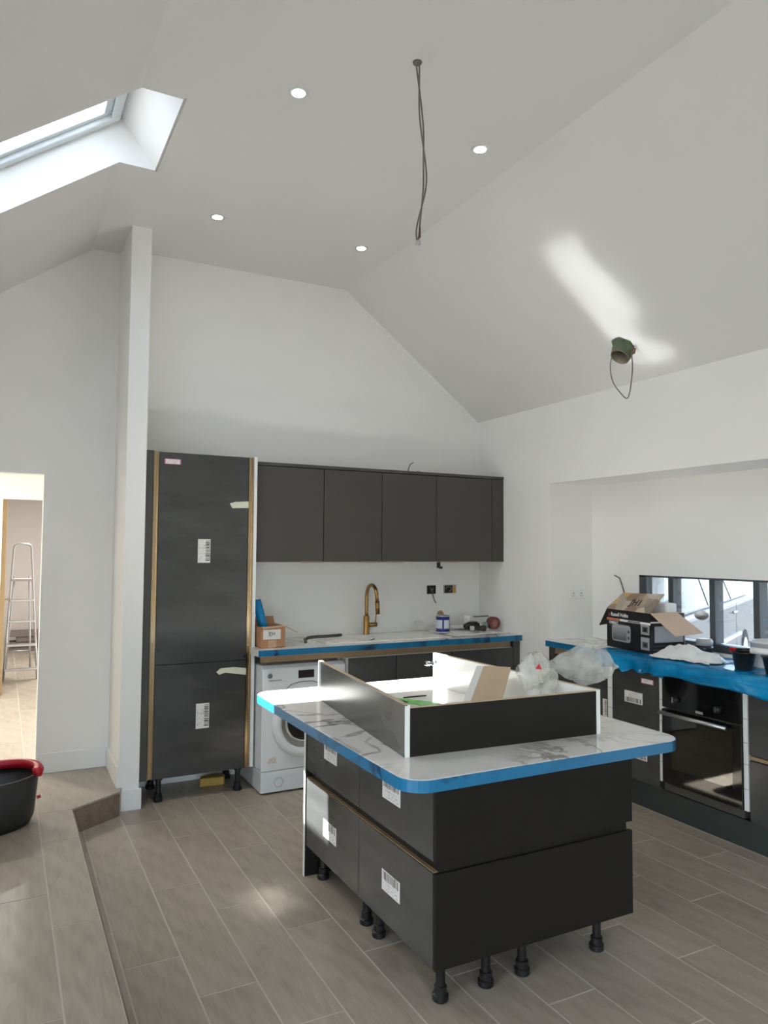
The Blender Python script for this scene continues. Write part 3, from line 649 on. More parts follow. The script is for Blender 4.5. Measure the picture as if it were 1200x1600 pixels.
def crumple(name, label, cat, cx, cy, z, sx, sy, amp, m_, rot=0, seed=0, nu=26, nv=20, edge=0.0, lift=0.0, freq=1.0, th=.0012):
    def f_(u, v):
        x, y = (u-.5)*sx, (v-.5)*sy
        e = min(u, 1-u, v, 1-v)
        rag = 1+edge*fnoise(seed+u*3.1, v*3.7)
        hx = abs(fnoise(x*9*freq+seed, y*9*freq, seed))+.6*abs(fnoise(x*21*freq, y*21*freq+seed, 3.3))
        zz = hx*amp*min(1, .25+e*6)+lift*max(0, 1-((u-.5)**2+(v-.5)**2)*5)
        x *= rag; y *= rag
        return (cx+x*math.cos(rot)-y*math.sin(rot), cy+x*math.sin(rot)+y*math.cos(rot), z+.001+zz)
    return MB().grid(f_, nu, nv).build(name, m_, solid=th, smooth=False, label=label, cat=cat, fixn=False)
crumple('paper_sheet', 'large creased white paper sheet spread on the worktop under the paint tin', 'paper', 3.26, 4.86, ZW+.001, .52, .40, .022, PAPER, .05, 2)
def upr(u, v): return (2.86+.22*u+.01*v, 5.04-.05*v+.02*fnoise(u*3, v*2), ZW+.012+.075*v+.012*fnoise(u*5, 2.2)-.03*u*v)
MB().grid(upr, 12, 6).build('paper_sheet', PAPER, solid=.0012, fixn=False, label='folded white paper standing up behind the paint tin', cat='paper')
crumple('paper_sheet', 'crumpled white paper lying by the tape roll in the worktop corner', 'paper', 3.31, 4.95, ZW+.03, .25, .18, .03, PAPER, -.2, 9, 16, 12)
pt = thing('paint_tin', 'white and blue paint tin on creased paper beneath the wall sockets', 'tin', (3.005, 4.80, ZW+.018))
cz = ZW+.020
MB().lathe([(.0, 0), (.05, 0), (.052, .004), (.052, .118), (.0, .118)], (3.005, 4.80, cz), 28, cap=False).build('can', mat('tin_white', (214, 218, 224), .3), pt, smooth=True)
MB().lathe([(.0525, .006), (.0525, .03)], (3.005, 4.80, cz), 28, cap=False).build('label_band', mat('tin_blue', (34, 48, 128), .35), pt, smooth=True)
MB().lathe([(.0525, .095), (.0525, .118), (.054, .122)], (3.005, 4.80, cz), 28, cap=False).build('label_band', MATS['tin_blue'], pt, smooth=True)
for a in (-2.2, -.9):
    MB().prism([(3.005+.0527*math.cos(a), 4.80+.0527*math.sin(a)), (3.005+.0527*math.cos(a+.25), 4.80+.0527*math.sin(a+.25)), (3.005+.05*math.cos(a+.25), 4.80+.05*math.sin(a+.25)), (3.005+.05*math.cos(a), 4.80+.05*math.sin(a))], cz+.03, cz+.095).build('label_stripe', MATS['tin_blue'], pt)
MB().lathe([(.046, .119), (.054, .119), (.054, .128), (.046, .128)], (3.005, 4.80, cz), 28, cap=False).build('rim', ALU, pt, smooth=True)
# tape roll lying on edge
tr_ = thing('tape_roll', 'maroon roll of tape at the right end of the sink worktop', 'tape', (3.475, 4.82, ZW+.02))
MB().lathe([(.03, -.028), (.05, -.028), (.05, .028), (.03, .028), (.03, -.028)], (3.475, 4.80, ZW+.07), 28, 'y', cap=False).build('roll', mat('maroon_tape', (116, 62, 60), .4), tr_, bevel=.002)
MB().lathe([(.0, -.020), (.03, -.020), (.03, .020), (.0, .020)], (3.475, 4.80, ZW+.07), 20, 'y', cap=False).build('core', mat('core_card', (150, 110, 96), .8), tr_)
MB().tube([(3.30, 4.82, ZW+.125), (3.43, 4.80, ZW+.127)], .005, 8).build('screwdriver', mat('steel_dark', (120, 118, 114), .35, .8), smooth=True, label='thin steel rod reaching to the maroon tape roll', cat='rod')
# cordless tool and bits
dr = thing('power_tool', 'small black power tool lying among papers by the tape roll', 'tool', (3.26, 4.80, ZW+.03))
MB().tube([(3.20, 4.79, ZW+.055), (3.25, 4.80, ZW+.062), (3.31, 4.80, ZW+.062), (3.335, 4.79, ZW+.06)], [.018, .028, .028, .016], 12).build('motor_body', BLACKPL, dr, smooth=True)
MB().tube([(3.29, 4.80, ZW+.05), (3.31, 4.75, ZW+.04), (3.32, 4.70, ZW+.045)], [.022, .018, .024], 10).build('grip', mat('tool_grey', (52, 50, 48), .5), dr, smooth=True)
MB().tube([(3.335, 4.79, ZW+.06), (3.37, 4.785, ZW+.058)], [.011, .008], 10).build('chuck', CHROME, dr, smooth=True)
MB().lathe([(.0, 0), (.016, 0), (.018, .03), (.0, .03)], (3.235, 4.74, ZW+.03), 14, cap=False).build('reel', mat('reel_white', (205, 205, 205), .4), smooth=True, label='small pale reel in front of the black power tool', cat='reel')
MB().lathe([(.0, 0), (.022, 0), (.024, .035), (.02, .05), (.0, .05)], (3.39, 4.79, ZW+.03), 14, cap=False).build('bottle_cap', mat('teal_grey', (120, 138, 136), .4), smooth=True, label='pale green cap standing left of the maroon tape roll', cat='cap')
MB().lathe([(.0, 0), (.03, 0), (.034, .06), (.032, .065), (.0, .065)], (3.34, 4.96, ZW+.06), 18, cap=False).build('cup', PAPER, smooth=True, label='white cup standing behind the black power tool', cat='cup')

# open back boxes on the back wall
METALBOX = mat('galvanised_dark', (44, 42, 38), .5, .3)
def backbox(name, label, x0, x1, z0, z1, beige):
    b_ = thing(name, label, 'socket box', ((x0+x1)/2, YB, z0))
    MB().box(x0, x1, YB-.004, YB-.0005, z0, z1).build('back_plate', METALBOX, b_)
    e = .004
    MB().box(x0, x0+e, YB-.008, YB-.004, z0, z1).box(x1-e, x1, YB-.008, YB-.004, z0, z1).box(x0, x1, YB-.008, YB-.004, z0, z0+e).box(x0, x1, YB-.008, YB-.004, z1-e, z1).build('rim', ALU if beige else METALBOX, b_)
    if beige:
        B(x1-.034, x1-.004, YB-.0065, YB-.004, z0+.004, z1-.004).build('plaster_patch', mat('plaster_beige', (190, 152, 96), .9, var=.2, vscale=60), b_)
        xm = x0+.055
        MB().tube([(x0+.01, YB-.012, z1-.03), (x0+.03, YB-.02, z1-.012), (xm, YB-.022, z1-.02), (xm+.012, YB-.02, z0+.035), (xm-.01, YB-.016, z0+.016)], .004, 6).build('cable', CABLE, b_, smooth=True)
    else:
        MB().tube([(x0+.02, YB-.010, z0+.05), (x0+.04, YB-.022, z0+.03), (x0+.045, YB-.02, z0-.01), (x0+.06, YB-.018, z0-.05), (x0+.075, YB-.02, z0-.075)], .0045, 6).build('cable', CABLE, b_, smooth=True)
        for k in range(3): MB().tube([(x0+.02+.015*k, YB-.006, z0+.02), (x0+.03+.012*k, YB-.02, z0+.035+.008*k), (x0+.05, YB-.012, z0+.05-.01*k)], .0025, 6).build('wire', (COPPER, ALU, CABLE)[k], b_, smooth=True)
backbox('socket_box', 'open dark socket box with a dangling cable above the worktop', 3.049, 3.128, 1.222, 1.290, False)
backbox('socket_box', 'open double socket box with beige plaster strip above the worktop', 3.207, 3.325, 1.222, 1.292, True)
def blob(u, v):
    a = 2*math.pi*u; r_ = v*(.030+.008*fnoise(math.cos(a)*1.7, math.sin(a)*1.7, 4))
    return (3.175+r_*math.cos(a)*1.05, YB-.0015-.004*(1-v*v)*(1+fnoise(u*9, v*5)), 1.058+r_*math.sin(a))
MB().grid(blob, 18, 4).build('plaster_patch', mat('plaster_brown', (172, 142, 104), .9, var=.3, vscale=50), wb)

# ------------------------------------------------------------------ island
IX0, IX1, IY0, IY1 = 1.343, 2.26, 2.186, 3.401
ZI0, ZI = .846, .886
ym = (IY0+.018+IY1-.018)/2
STI = sticker_mat('sticker_bars_top', 1, 2, 0, .55, .95)
xm = 1.72
def unit(label, x0, x1, y0, y1, group, side):
    c = thing('island_unit', label, 'cabinet', ((x0+x1)/2, (y0+y1)/2, 0), group=group)
    fx = x0+.021 if side < 0 else x1-.021
    a, b = (fx, x1) if side < 0 else (x0, fx)
    B(a+.001, b-.001, y0+.001, y1-.001, .150, .845).build('carcass', DARKPANEL, c)
    for (z0, z1) in ((.150, .468), (.508, .835)):
        d0, d1 = (x0, x0+.019) if side < 0 else (x1-.019, x1)
        d = B(d0, d1, y0+.0015, y1-.0015, z0, z1).build('drawer_front', FILMCHAR, c, bevel=.0015)
        if side < 0:
            yy = 3.095 if y0 > ym-.1 else 2.51
            zz = (.268, .345) if z0 < .3 else (.617, .70)
            B(x0-.0012, x0-.0002, yy-.072, yy+.072, zz[0], zz[1]).build('barcode_sticker', STI, d, label='white barcode sticker')
    gx0, gx1 = (x0+.003, x0+.02) if side < 0 else (x1-.02, x1-.003)
    B(gx0, gx1, y0+.001, y1-.001, .470, .474).build('handle_rail', RAIL, c)
    B(gx0, gx1, y0+.001, y1-.001, .836, .840).build('handle_rail', RAIL, c)
    lx = (1.412, 1.605) if side < 0 else (1.77, 2.14)
    for x in lx:
        for y in (y0+.06, y1-.055): leg(c, x, y, .150)
unit('island drawer unit facing the doorway, nearer one with two barcode stickers', IX0, xm, IY0+.018, ym, 'island drawer units', -1)
unit('island drawer unit facing the doorway, sunlit far one with two barcode stickers', IX0, xm, ym, IY1-.018, 'island drawer units', -1)
unit('island cabinet facing the oven, nearer one behind the dark end panels', xm+.002, IX1, IY0+.018, ym, 'island rear cabinets', 1)
unit('island cabinet facing the oven, far one', xm+.002, IX1, ym, IY1-.018, 'island rear cabinets', 1)
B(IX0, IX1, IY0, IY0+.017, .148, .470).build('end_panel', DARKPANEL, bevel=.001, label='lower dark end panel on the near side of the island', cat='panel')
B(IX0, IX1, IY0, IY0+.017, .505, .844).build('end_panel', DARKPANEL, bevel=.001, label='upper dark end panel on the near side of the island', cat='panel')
B(IX0+.02, IX1-.02, IY0+.0135, IY0+.0175, .468, .507).build('gap_shade_strip', DARKPANEL, label='dark strip painted as the shaded gap between the two dark island end panels', cat='rail')  # strip whose dark colour stands in for shade in the gap
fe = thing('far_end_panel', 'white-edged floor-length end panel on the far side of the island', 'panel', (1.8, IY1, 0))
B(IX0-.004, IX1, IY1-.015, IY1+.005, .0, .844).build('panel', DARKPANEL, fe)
B(IX0-.0055, IX0-.0042, IY1-.015, IY1+.005, .0, .844).build('edge_band', EDGE, fe)
# worktop with rounded corners
def rrect(x0, x1, y0, y1, r_, n=8):
    p = []
    for (cx, cy, a0) in ((x1-r_, y0+r_, -90), (x1-r_, y1-r_, 0), (x0+r_, y1-r_, 90), (x0+r_, y0+r_, 180)):
        for k in range(n+1): a = R(a0+90*k/n); p.append((cx+r_*math.cos(a), cy+r_*math.sin(a)))
    return p
it = thing('island_worktop', 'marble-effect island worktop with rounded corners and blue-taped edge', 'worktop', (1.68, 2.7, ZI0))
WX0, WX1, WYA, WYB = 1.094, 2.268, 1.930, 3.466
MB().prism(rrect(WX0, WX1, WYA, WYB, .085), ZI0, ZI).build('slab', MARBLE, it, bevel=.0015)
oo, ii = rrect(WX0-.0022, WX1+.0022, WYA-.0022, WYB+.0022, .0872), rrect(WX0-.0004, WX1+.0004, WYA-.0004, WYB+.0004, .0854)
n = len(oo); mb = MB(); vs_ = [(*p, ZI0+.001) for p in oo]+[(*p, ZI-.0015) for p in oo]+[(*p, ZI0+.001) for p in ii]+[(*p, ZI-.0015) for p in ii]
mb.add(vs_, [(i, (i+1) % n, n+(i+1) % n, n+i) for i in range(n)]+[(2*n+i, 3*n+i, 3*n+(i+1) % n, 2*n+(i+1) % n) for i in range(n)]+[(n+i, n+(i+1) % n, 3*n+(i+1) % n, 3*n+i) for i in range(n)]+[(i, 2*n+i, 2*n+(i+1) % n, (i+1) % n) for i in range(n)])
mb.build('edge_film', BLUETAPE, it, smooth=False, label='blue protective film round the edge')

# open shallow carcass lying on the island
oc = thing('open_carcass', 'shallow dark open-topped cabinet carcass lying on the island worktop', 'carcass', (1.62, 2.7, ZI))
Np, Rp, FL, FR = Vector((1.208, 2.166, 0)), Vector((2.034, 2.124, 0)), Vector((1.318, 3.19, 0)), Vector((1.985, 3.235, 0))
HP = .163; tk = .018
def vpanel(a, b, inward, z0, z1, t0, t1):
    d = (b-a).normalized(); n_ = Vector((-d.y, d.x, 0))*inward
    q = [a+n_*t0, b+n_*t0, b+n_*t1, a+n_*t1]
    return MB().hexa([(p.x, p.y, z0) for p in q]+[(p.x, p.y, z1) for p in q])
zb = ZI+.0006
def panel3(name, a, b, inw, z1b):
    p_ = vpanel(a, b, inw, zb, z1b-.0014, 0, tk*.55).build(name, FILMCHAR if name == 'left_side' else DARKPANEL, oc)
    vpanel(a, b, inw, zb, z1b-.0014, tk*.55+.0001, tk).build('inner_face', CARC, p_, label='white inner face')
    vpanel(a, b, inw, z1b-.0013, z1b, 0, tk).build('top_edge', CHIP, p_, label='raw chipboard edge')
    return p_
pl = panel3('left_side', Np, FL, -1, ZI+HP+.012)
d = (FL-Np).normalized()
n_ = Vector((d.y, -d.x, 0))
q = [Np-d*.0016, Np-d*.0002, Np-d*.0002+n_*tk, Np-d*.0016+n_*tk]
MB().hexa([(p.x, p.y, zb) for p in q]+[(p.x, p.y, ZI+HP+.008) for p in q]).build('edge_band', EDGE, pl, label='white front edge')
q = [FL+d*.0002, FL+d*.0016, FL+d*.0016+n_*tk, FL+d*.0002+n_*tk]
MB().hexa([(p.x, p.y, zb) for p in q]+[(p.x, p.y, ZI+HP+.012) for p in q]).build('edge_band', EDGE, pl, label='white far edge')
npn = panel3('near_side', Np+Vector((tk+.001, 0.0, 0)), Rp-Vector((.012, 0, 0)), 1, ZI+HP)
prr = panel3('right_side', Rp, FR, 1, ZI+HP+.004)
d = (FR-Rp).normalized(); n_ = Vector((-d.y, d.x, 0))
q = [Rp-d*.0016, Rp-d*.0002, Rp-d*.0002+n_*.011, Rp-d*.0016+n_*.011]
MB().hexa([(p.x, p.y, zb) for p in q]+[(p.x, p.y, ZI+HP+.004) for p in q]).build('edge_band', EDGE, prr, label='white front edge')
MB().prism([(Np.x+.03, Np.y+.02), (Rp.x-.03, Rp.y+.022), (FR.x-.03, FR.y-.01), (FL.x+.025, FL.y-.01)], ZI+.0006, ZI+.009).build('base_board', CARC, oc)
hg = FR-d*.05+n_*(tk+.001)
MB().tube([(hg.x, hg.y, ZI+.125), (hg.x-.03, hg.y+.005, ZI+.12)], [.016, .016], 12).build('hinge_cup', CHROME, prr, smooth=True)
MB().box(hg.x-.035, hg.x-.012, hg.y-.012, hg.y+.045, ZI+.112, ZI+.124).box(hg.x-.05, hg.x-.03, hg.y+.03, hg.y+.055, ZI+.106, ZI+.128).build('hinge_arm', CHROME, prr, bevel=.002)
# things inside the carcass
MB().prism([(1.55, 2.96), (1.60, 2.90), (1.70, 2.72), (1.78, 2.74), (1.72, 2.88), (1.62, 3.02)], ZI+.0095, ZI+.011).build('green_sheet', mat('green_sheet', (120, 196, 108), .5), label='bright green plastic sheet inside the open carcass', cat='sheet')
MB().slab([(1.50, 3.0, ZI+.011), (1.56, 2.86, ZI+.011), (1.64, 2.90, ZI+.011), (1.58, 3.05, ZI+.011)], .0015).build('card_sheet', CARDIN, label='small brown card beside the green sheet in the carcass', cat='card')
B(1.66, 1.78, 2.985, 2.993, ZI+.0095, ZI+.014).build('metal_strip', mat('dark_strip', (52, 50, 48), .4, .5), label='thin dark strip lying on the carcass base board', cat='strip')
bd = thing('leaning_board', 'beige board with white edge leaning diagonally inside the open carcass', 'board', (1.8, 2.6, ZI+.02))
A_, B_, C_, D_ = Vector((1.50, 2.28, ZI+.026)), Vector((1.60, 2.215, ZI+.026)), Vector((1.975, 2.60, ZI+.186)), Vector((1.89, 2.68, ZI+.186))
nrm = (B_-A_).cross(D_-A_).normalized()
MB().slab([A_, B_, C_, D_], .012).build('board', mat('beige_board', (196, 172, 142), .7, var=.12, vscale=6), bd)
ew = (A_-B_).normalized()*.03
MB().slab([A_+ew, A_+ew*.02, D_+ew*.02, D_+ew], .014).build('white_lip', CARC, bd)
# tied plastic bag
def lobe(path, rad, seed, nseg=26, nn=22, flat=1.0, crease=.28):
    vs_ = []; fs = []
    P = [Vector(p) for p in path]
    def at(t_):
        k = t_*(len(P)-1); i = min(int(k), len(P)-2); f_ = k-i
        return P[i].lerp(P[i+1], f_)
    def rr(t_):
        k = t_*(len(rad)-1); i = min(int(k), len(rad)-2); f_ = k-i; f_ = f_*f_*(3-2*f_)
        return rad[i]*(1-f_)+rad[i+1]*f_
    for i in range(nseg+1):
        t_ = i/nseg; c = at(t_); d_ = (at(min(1, t_+.03))-at(max(0, t_-.03))).normalized()
        a_ = d_.cross(Vector((0, 0, 1))).normalized(); b_ = d_.cross(a_)
        for k in range(nn):
            th = 2*math.pi*k/nn
            r_ = rr(t_)*(1+crease*fnoise(math.cos(th)*1.8+seed, math.sin(th)*1.8, t_*3.5+seed)+crease*.5*abs(fnoise(math.cos(th)*4+seed, math.sin(th)*4, t_*8)))
            vs_.append(tuple(c+(a_*math.cos(th)*flat+b_*math.sin(th))*r_))
    for i in range(nseg):
        for k in range(nn): fs.append((i*nn+k, i*nn+(k+1) % nn, (i+1)*nn+(k+1) % nn, (i+1)*nn+k))
    return MB().add(vs_, fs)
bag = thing('plastic_bag', 'crumpled clear plastic bag knotted in the middle, resting on the carcass', 'bag', (2.05, 2.40, ZI+.15))
zt = ZI+HP
neck = (2.035, 2.40, zt+.055)
lobe([(1.88, 2.43, zt+.04), (1.93, 2.42, zt+.035), (1.985, 2.405, zt+.045), neck], [.02, .075, .062, .02], 3, flat=.8).build('bag_body', BAGPL, bag, smooth=True, fixn=False)
lobe([neck, (2.10, 2.39, zt+.055), (2.20, 2.38, zt+.05), (2.29, 2.375, zt+.042), (2.375, 2.37, zt+.03)], [.022, .055, .078, .062, .006], 11, flat=.75, crease=.34).build('bag_top', BAGPL, bag, smooth=False, fixn=False)
lobe([neck, (2.0, 2.36, zt+.01), (1.93, 2.30, zt-.04), (1.86, 2.24, zt-.07)], [.018, .035, .04, .03], 21, flat=.7).build('bag_tail', BAGPL, bag, smooth=True, fixn=False)
MB().slab([(1.905, 2.345, zt+.058), (1.935, 2.342, zt+.053), (1.923, 2.343, zt+.078), (1.9225, 2.343, zt+.079)], .001).build('red_print', mat('red_print', (206, 46, 60), .4), bag, label='small red triangle print')

# ------------------------------------------------------------------ window run: cabinets, oven, worktop
XS = 3.534
STH = sticker_mat('sticker_bars_bottom', 1, 2, 1, .06, .46)
STN = sticker_mat('sticker_narrow', 2, 1, 1, .1, .5)
PKY = sticker_mat('sticker_pink_y', 1, 2, 0, 2.0, 3.0, (234, 226, 228), (205, 120, 140))
def side_strip(parent, y0, y1, z0=.209):
    B(XS, XB_-.02, y0, y1, z0, .886).build('side_panel', EDGE, parent, bevel=.001)
    for z in (.3226, .451, .5645, .6897): B(XS-.0006, XS+.001, y0, y1, z, z+.0025).build('edge_mark', CABLE, parent)
ca = thing('base_cabinet', 'charcoal base cabinet below the window run, against the alcove side', 'cabinet', (3.75, 3.9, 0), group='base cabinets of the window run')
B(XS+.022, XB_-.02, 3.622, 4.195, .150, .886).build('carcass', CHAR, ca)
B(XS, XS+.02, 3.624, 4.14, .165, .84).build('door', FILMCHAR, ca, bevel=.0015)
B(XS+.002, XS+.02, 4.142, 4.2, .150, .886).build('filler', CHAR, ca)
B(XS+.006, XS+.02, 3.624, 4.14, .842, .886).build('handle_rail', RAIL, ca)
s = B(XS-.0012, XS-.0002, 3.626, 3.664, .50, .61).build('barcode_sticker', STN, ca, label='white barcode sticker')
cb = thing('drawer_cabinet', 'charcoal drawer cabinet with white and pink stickers left of the oven', 'cabinet', (3.75, 3.4, 0))
B(XS+.022, XB_-.02, 3.197, 3.578, .150, .886).build('carcass', CHAR, cb)
side_strip(cb, 3.580, 3.619)
for (z0, z1) in ((.165, .462), (.500, .84)):
    d_ = B(XS, XS+.02, 3.198, 3.577, z0, z1).build('drawer_front', FILMCHAR, cb, bevel=.0015)
    if z0 > .3:
        B(XS-.0012, XS-.0002, 3.325, 3.472, .628, .70).build('barcode_sticker', STH, d_, label='white barcode sticker')
        B(XS-.0012, XS-.0002, 3.237, 3.335, .765, .795).build('small_sticker', PKY, d_, label='small white sticker with a pink border')
    else:
        B(XS-.0012, XS-.0002, 3.293, 3.44, .293, .37).build('barcode_sticker', STH, d_, label='white barcode sticker')
B(XS+.004, XS+.02, 3.198, 3.577, .466, .496).build('handle_rail', RAIL, cb)
# oven housing + oven
ov = thing('oven_housing', 'open oven cabinet with white side edges beneath the blue film', 'cabinet', (3.75, 2.89, 0))
side_strip(ov, 3.166, 3.195); side_strip(ov, 2.606, 2.633)
B(XS+.003, XB_-.02, 2.634, 3.165, .165, .209).build('bottom_panel', CHAR, ov)
on = thing('oven', 'black built-in oven with steel handle bar under the window worktop', 'oven', (3.75, 2.9, .21))
OY0, OY1 = 2.636, 3.163
BLKG = mat('black_glass', (14, 14, 14), .06)
CAV = mat('oven_enamel', (96, 98, 90), .4)
B(XS-.012, XS+.012, OY0, OY1, .655, .845).build('control_panel', BLKG, on, bevel=.002)
mb = MB()
gy0, gy1, gz0, gz1 = 2.69, 3.10, .305, .615
mb.box(XS-.014, XS+.012, OY0, gy0, .215, .645).box(XS-.014, XS+.012, gy1, OY1, .215, .645).box(XS-.014, XS+.012, gy0, gy1, .215, gz0).box(XS-.014, XS+.012, gy0, gy1, gz1, .645)
od = mb.build('oven_door', BLKG, on)
B(XS-.0135, XS-.010, gy0, gy1, gz0, gz1).build('door_glass', OVENGLASS, od)
mb = MB()
mb.box(XS+.36, XS+.37, gy0-.02, gy1+.02, .25, .64).box(XS+.013, XS+.36, gy0-.03, gy0-.02, .25, .64).box(XS+.013, XS+.36, gy1+.02, gy1+.03, .25, .64).box(XS+.013, XS+.36, gy0-.03, gy1+.03, .24, .25).box(XS+.013, XS+.36, gy0-.03, gy1+.03, .64, .65)
mb.build('cavity', CAV, on)
for z in (.42, .52):
    mb = MB()
    for k in range(8): mb.tube([(XS+.04+.04*k, gy0-.018, z), (XS+.04+.04*k, gy1+.018, z)], .0025, 6)
    mb.tube([(XS+.03, gy0-.018, z), (XS+.03, gy1+.018, z)], .004, 6)
    mb.build('rack', CHROME, on)
MB().tube([(XS-.05, 2.70, .628), (XS-.05, 3.155, .628)], .0115, 12).build('handle', ALU, od, smooth=True)
for y in (2.72, 3.135): B(XS-.05, XS-.012, y-.008, y+.008, .620, .636).build('handle_post', BLACKPL, od)
for y in (3.062, 2.773):
    MB().lathe([(.020, 0), (.017, -.028), (.0, -.028)], (XS-.012, y, .712), 20, 'x', cap=False).build('knob', BLACKPL, on, smooth=True)
    B(XS-.0425, XS-.0395, y-.0035, y+.0035, .697, .730).build('knob_pointer', CHROME, on)
B(XS-.0135, XS-.0122, 2.875, 2.925, .662, .676).build('badge', ALU, on)
cc_ = thing('drawer_cabinet', 'charcoal drawer cabinet with bronze rail to the right of the oven', 'cabinet', (3.75, 2.2, 0))
B(XS+.022, XB_-.02, 1.8, 2.604, .150, .886).build('carcass', CHAR, cc_)
for (z0, z1) in ((.165, .478), (.508, .84)): B(XS, XS+.02, 1.802, 2.598, z0, z1).build('drawer_front', FILMCHAR, cc_, bevel=.0015)
B(XS+.004, XS+.02, 1.802, 2.598, .484, .502).build('handle_rail', RAIL, cc_)
ce = thing('base_cabinet', 'charcoal base cabinet at the window run end nearest the viewer', 'cabinet', (3.75, 1.5, 0), group='base cabinets of the window run')
B(XS+.022, XB_-.02, YA0+.01, 1.798, .150, .886).build('carcass', CHAR, ce)
B(XS, XS+.02, YA0+.012, 1.796, .165, .84).build('door', FILMCHAR, ce, bevel=.0015)
pln = B(XS+.03, XS+.045, YA0+.01, 4.19, .0, .149).build('plinth', mat('plinth_green_grey', (52, 58, 56), .5), label='long dark plinth board below the oven and window cabinets', cat='plinth')
wr = thing('worktop', 'marble-effect worktop with blue-taped edge below the long window', 'worktop', (3.74, 2.7, .889))
B(3.508, XB_-.001, YA0+.001, YA1-.001, .889, .931).build('slab', MARBLE, wr)
B(3.5055, 3.5078, YA0+.001, YA1-.001, .890, .930).build('edge_film', BLUETAPE, wr, label='blue protective film on the front edge')
# loose blue film over the worktop and its front edge (two overlapping sheets)
def film(y0, y1, xb, drop, out, seed, zoff):
    L1, L2 = xb-3.50, drop
    tot = L1+L2
    def f_(u, v):
        y = y0+(y1-y0)*u+.02*fnoise(v*4+seed, u*2)*(1 if 0 < u < 1 else .6)
        s_ = v*(tot+.03*fnoise(u*6+seed, 7.7))
        w_ = fnoise(u*14+seed, v*2.2, .5)
        w2 = abs(fnoise(u*30+seed, v*3, 1.5))
        if s_ < L1:
            e = min(1, s_/.05)
            return (xb-s_, y, .9325+zoff+.010*max(0, w_)*e+.010*w2*e)
        k = s_-L1; t_ = min(1, k/.05)
        return (3.50-out*math.sin(t_*math.pi/2)*(1-.25*max(0, k-.05)/.08)+.012*w_*t_-.008*w2*t_, y, .9325+zoff+.008*(1-t_)*max(0, w_)-max(0, k-.012))
    return f_
MB().grid(film(3.10, 3.66, 3.64, .10, .045, 1.0, .001), 60, 26).build('blue_film_sheet', BLUEFILM, solid=.0012, smooth=True, fixn=False, label='crumpled blue film over the worktop edge before the microwave box', cat='film')
MB().grid(film(1.30, 3.17, 3.93, .11, .055, 5.0, .004), 150, 36).build('blue_film_sheet', BLUEFILM, solid=.0012, smooth=True, fixn=False, label='long blue film sheet draped over the worktop above the oven', cat='film')

# microwave carton
MWO = Vector((3.645, 3.735, .940)); ang = math.atan2(.06, .435)
mw = thing('microwave_carton', 'open black microwave carton on the window worktop', 'carton', tuple(MWO), -ang)
# local frame: y- along the printed front, x+ into the alcove
W_, D_2, H_ = .436, .265, .250
BLKC = mat('carton_black', (22, 20, 22), .35)
MB().box(0, .004, -W_, 0, 0, H_).build('front_panel', BLKC, mw, local=True)
MB().box(D_2-.004, D_2, -W_, 0, 0, H_).build('rear_panel', CARDIN, mw, local=True)
MB().box(.004, D_2-.004, -W_, -W_+.004, 0, H_).build('side_panel', BLKC, mw, local=True)
MB().box(.004, D_2-.004, -.004, 0, 0, H_).build('side_panel', BLKC, mw, local=True)
MB().box(.004, D_2-.004, -W_+.004, -.004, 0, .004).build('bottom_panel', CARDIN, mw, local=True)
t = NT('carton_print'); v_ = t.coords('Object', (1, 1, 1)); vor = t.n('ShaderNodeTexVoronoi'); vor.inputs['Scale'].default_value = 13; t.l(v_, vor.inputs['Vector'])
sp_ = t.n('ShaderNodeSeparateXYZ'); t.l(vor.outputs['Color'], sp_.inputs[0])
t.base(t.ramp(sp_.outputs[0], [(0.0, lin((120, 106, 92))), (0.3, lin((178, 168, 152))), (0.5, lin((204, 158, 92))), (0.62, lin((202, 192, 178))), (0.9, lin((150, 124, 102)))])); t.set(Roughness=.5); PRINT = t.m
fr_ = MB().slab([(0, 0, H_), (.10, -.045, H_+.105), (.10, -W_-.015, H_+.118), (0, -W_, H_)], .004).build('top_flap', PRINT, mw, local=True, label='raised flap printed with food pictures')
MB().slab([(0, 0, H_), (D_2, 0, H_), (D_2-.02, .12, H_-.10), (.01, .10, H_-.12)], .004).build('left_flap', BLKC, mw, local=True)
MB().slab([(0, -W_, H_), (.20, -W_, H_+.005), (.25, -W_-.17, H_-.11), (.05, -W_-.16, H_-.125)], .004).build('right_flap', CARDIN, mw, local=True, label='pale cardboard side flap hanging open')
WHT = mat('print_white', (235, 235, 235), .5); ORG = mat('print_orange', (206, 110, 60), .5); SLV = mat('print_silver', (168, 168, 170), .4); DGR = mat('print_grey', (84, 84, 86), .4)
def fp(name, a0, a1, z0, z1, m_, k=1):
    return MB().box(-.0006*k-.0003, -.0002, -a1, -a0, z0, z1).build(name, m_, mw, local=True)
fp('print_band', .0, W_, H_-.072, H_-.058, WHT); fp('print_photo', .0, .14, H_-.071, H_-.059, ORG, 2); fp('print_photo', .22, .34, H_-.069, H_-.061, DGR, 2)
def rr_yz(a0, a1, z0, z1, r_, k, m_, name):
    return MB().prism([(-p[0], p[1]) for p in rrect(a0, a1, z0, z1, r_, 5)], -.0004*k-.0003, -.0002, 'x').build(name, m_, mw, local=True)
rr_yz(.055, .245, .045, .155, .02, 1, SLV, 'print_microwave'); 
t = NT('print_door'); tc_ = t.n('ShaderNodeTexCoord'); s3 = t.n('ShaderNodeSeparateXYZ'); t.l(tc_.outputs['Generated'], s3.inputs[0])
t.base(t.ramp(s3.outputs[2], [(0, lin((90, 90, 92))), (1, lin((176, 178, 180)))])); t.set(Roughness=.35)
rr_yz(.065, .205, .055, .147, .01, 2, t.m, 'print_door')
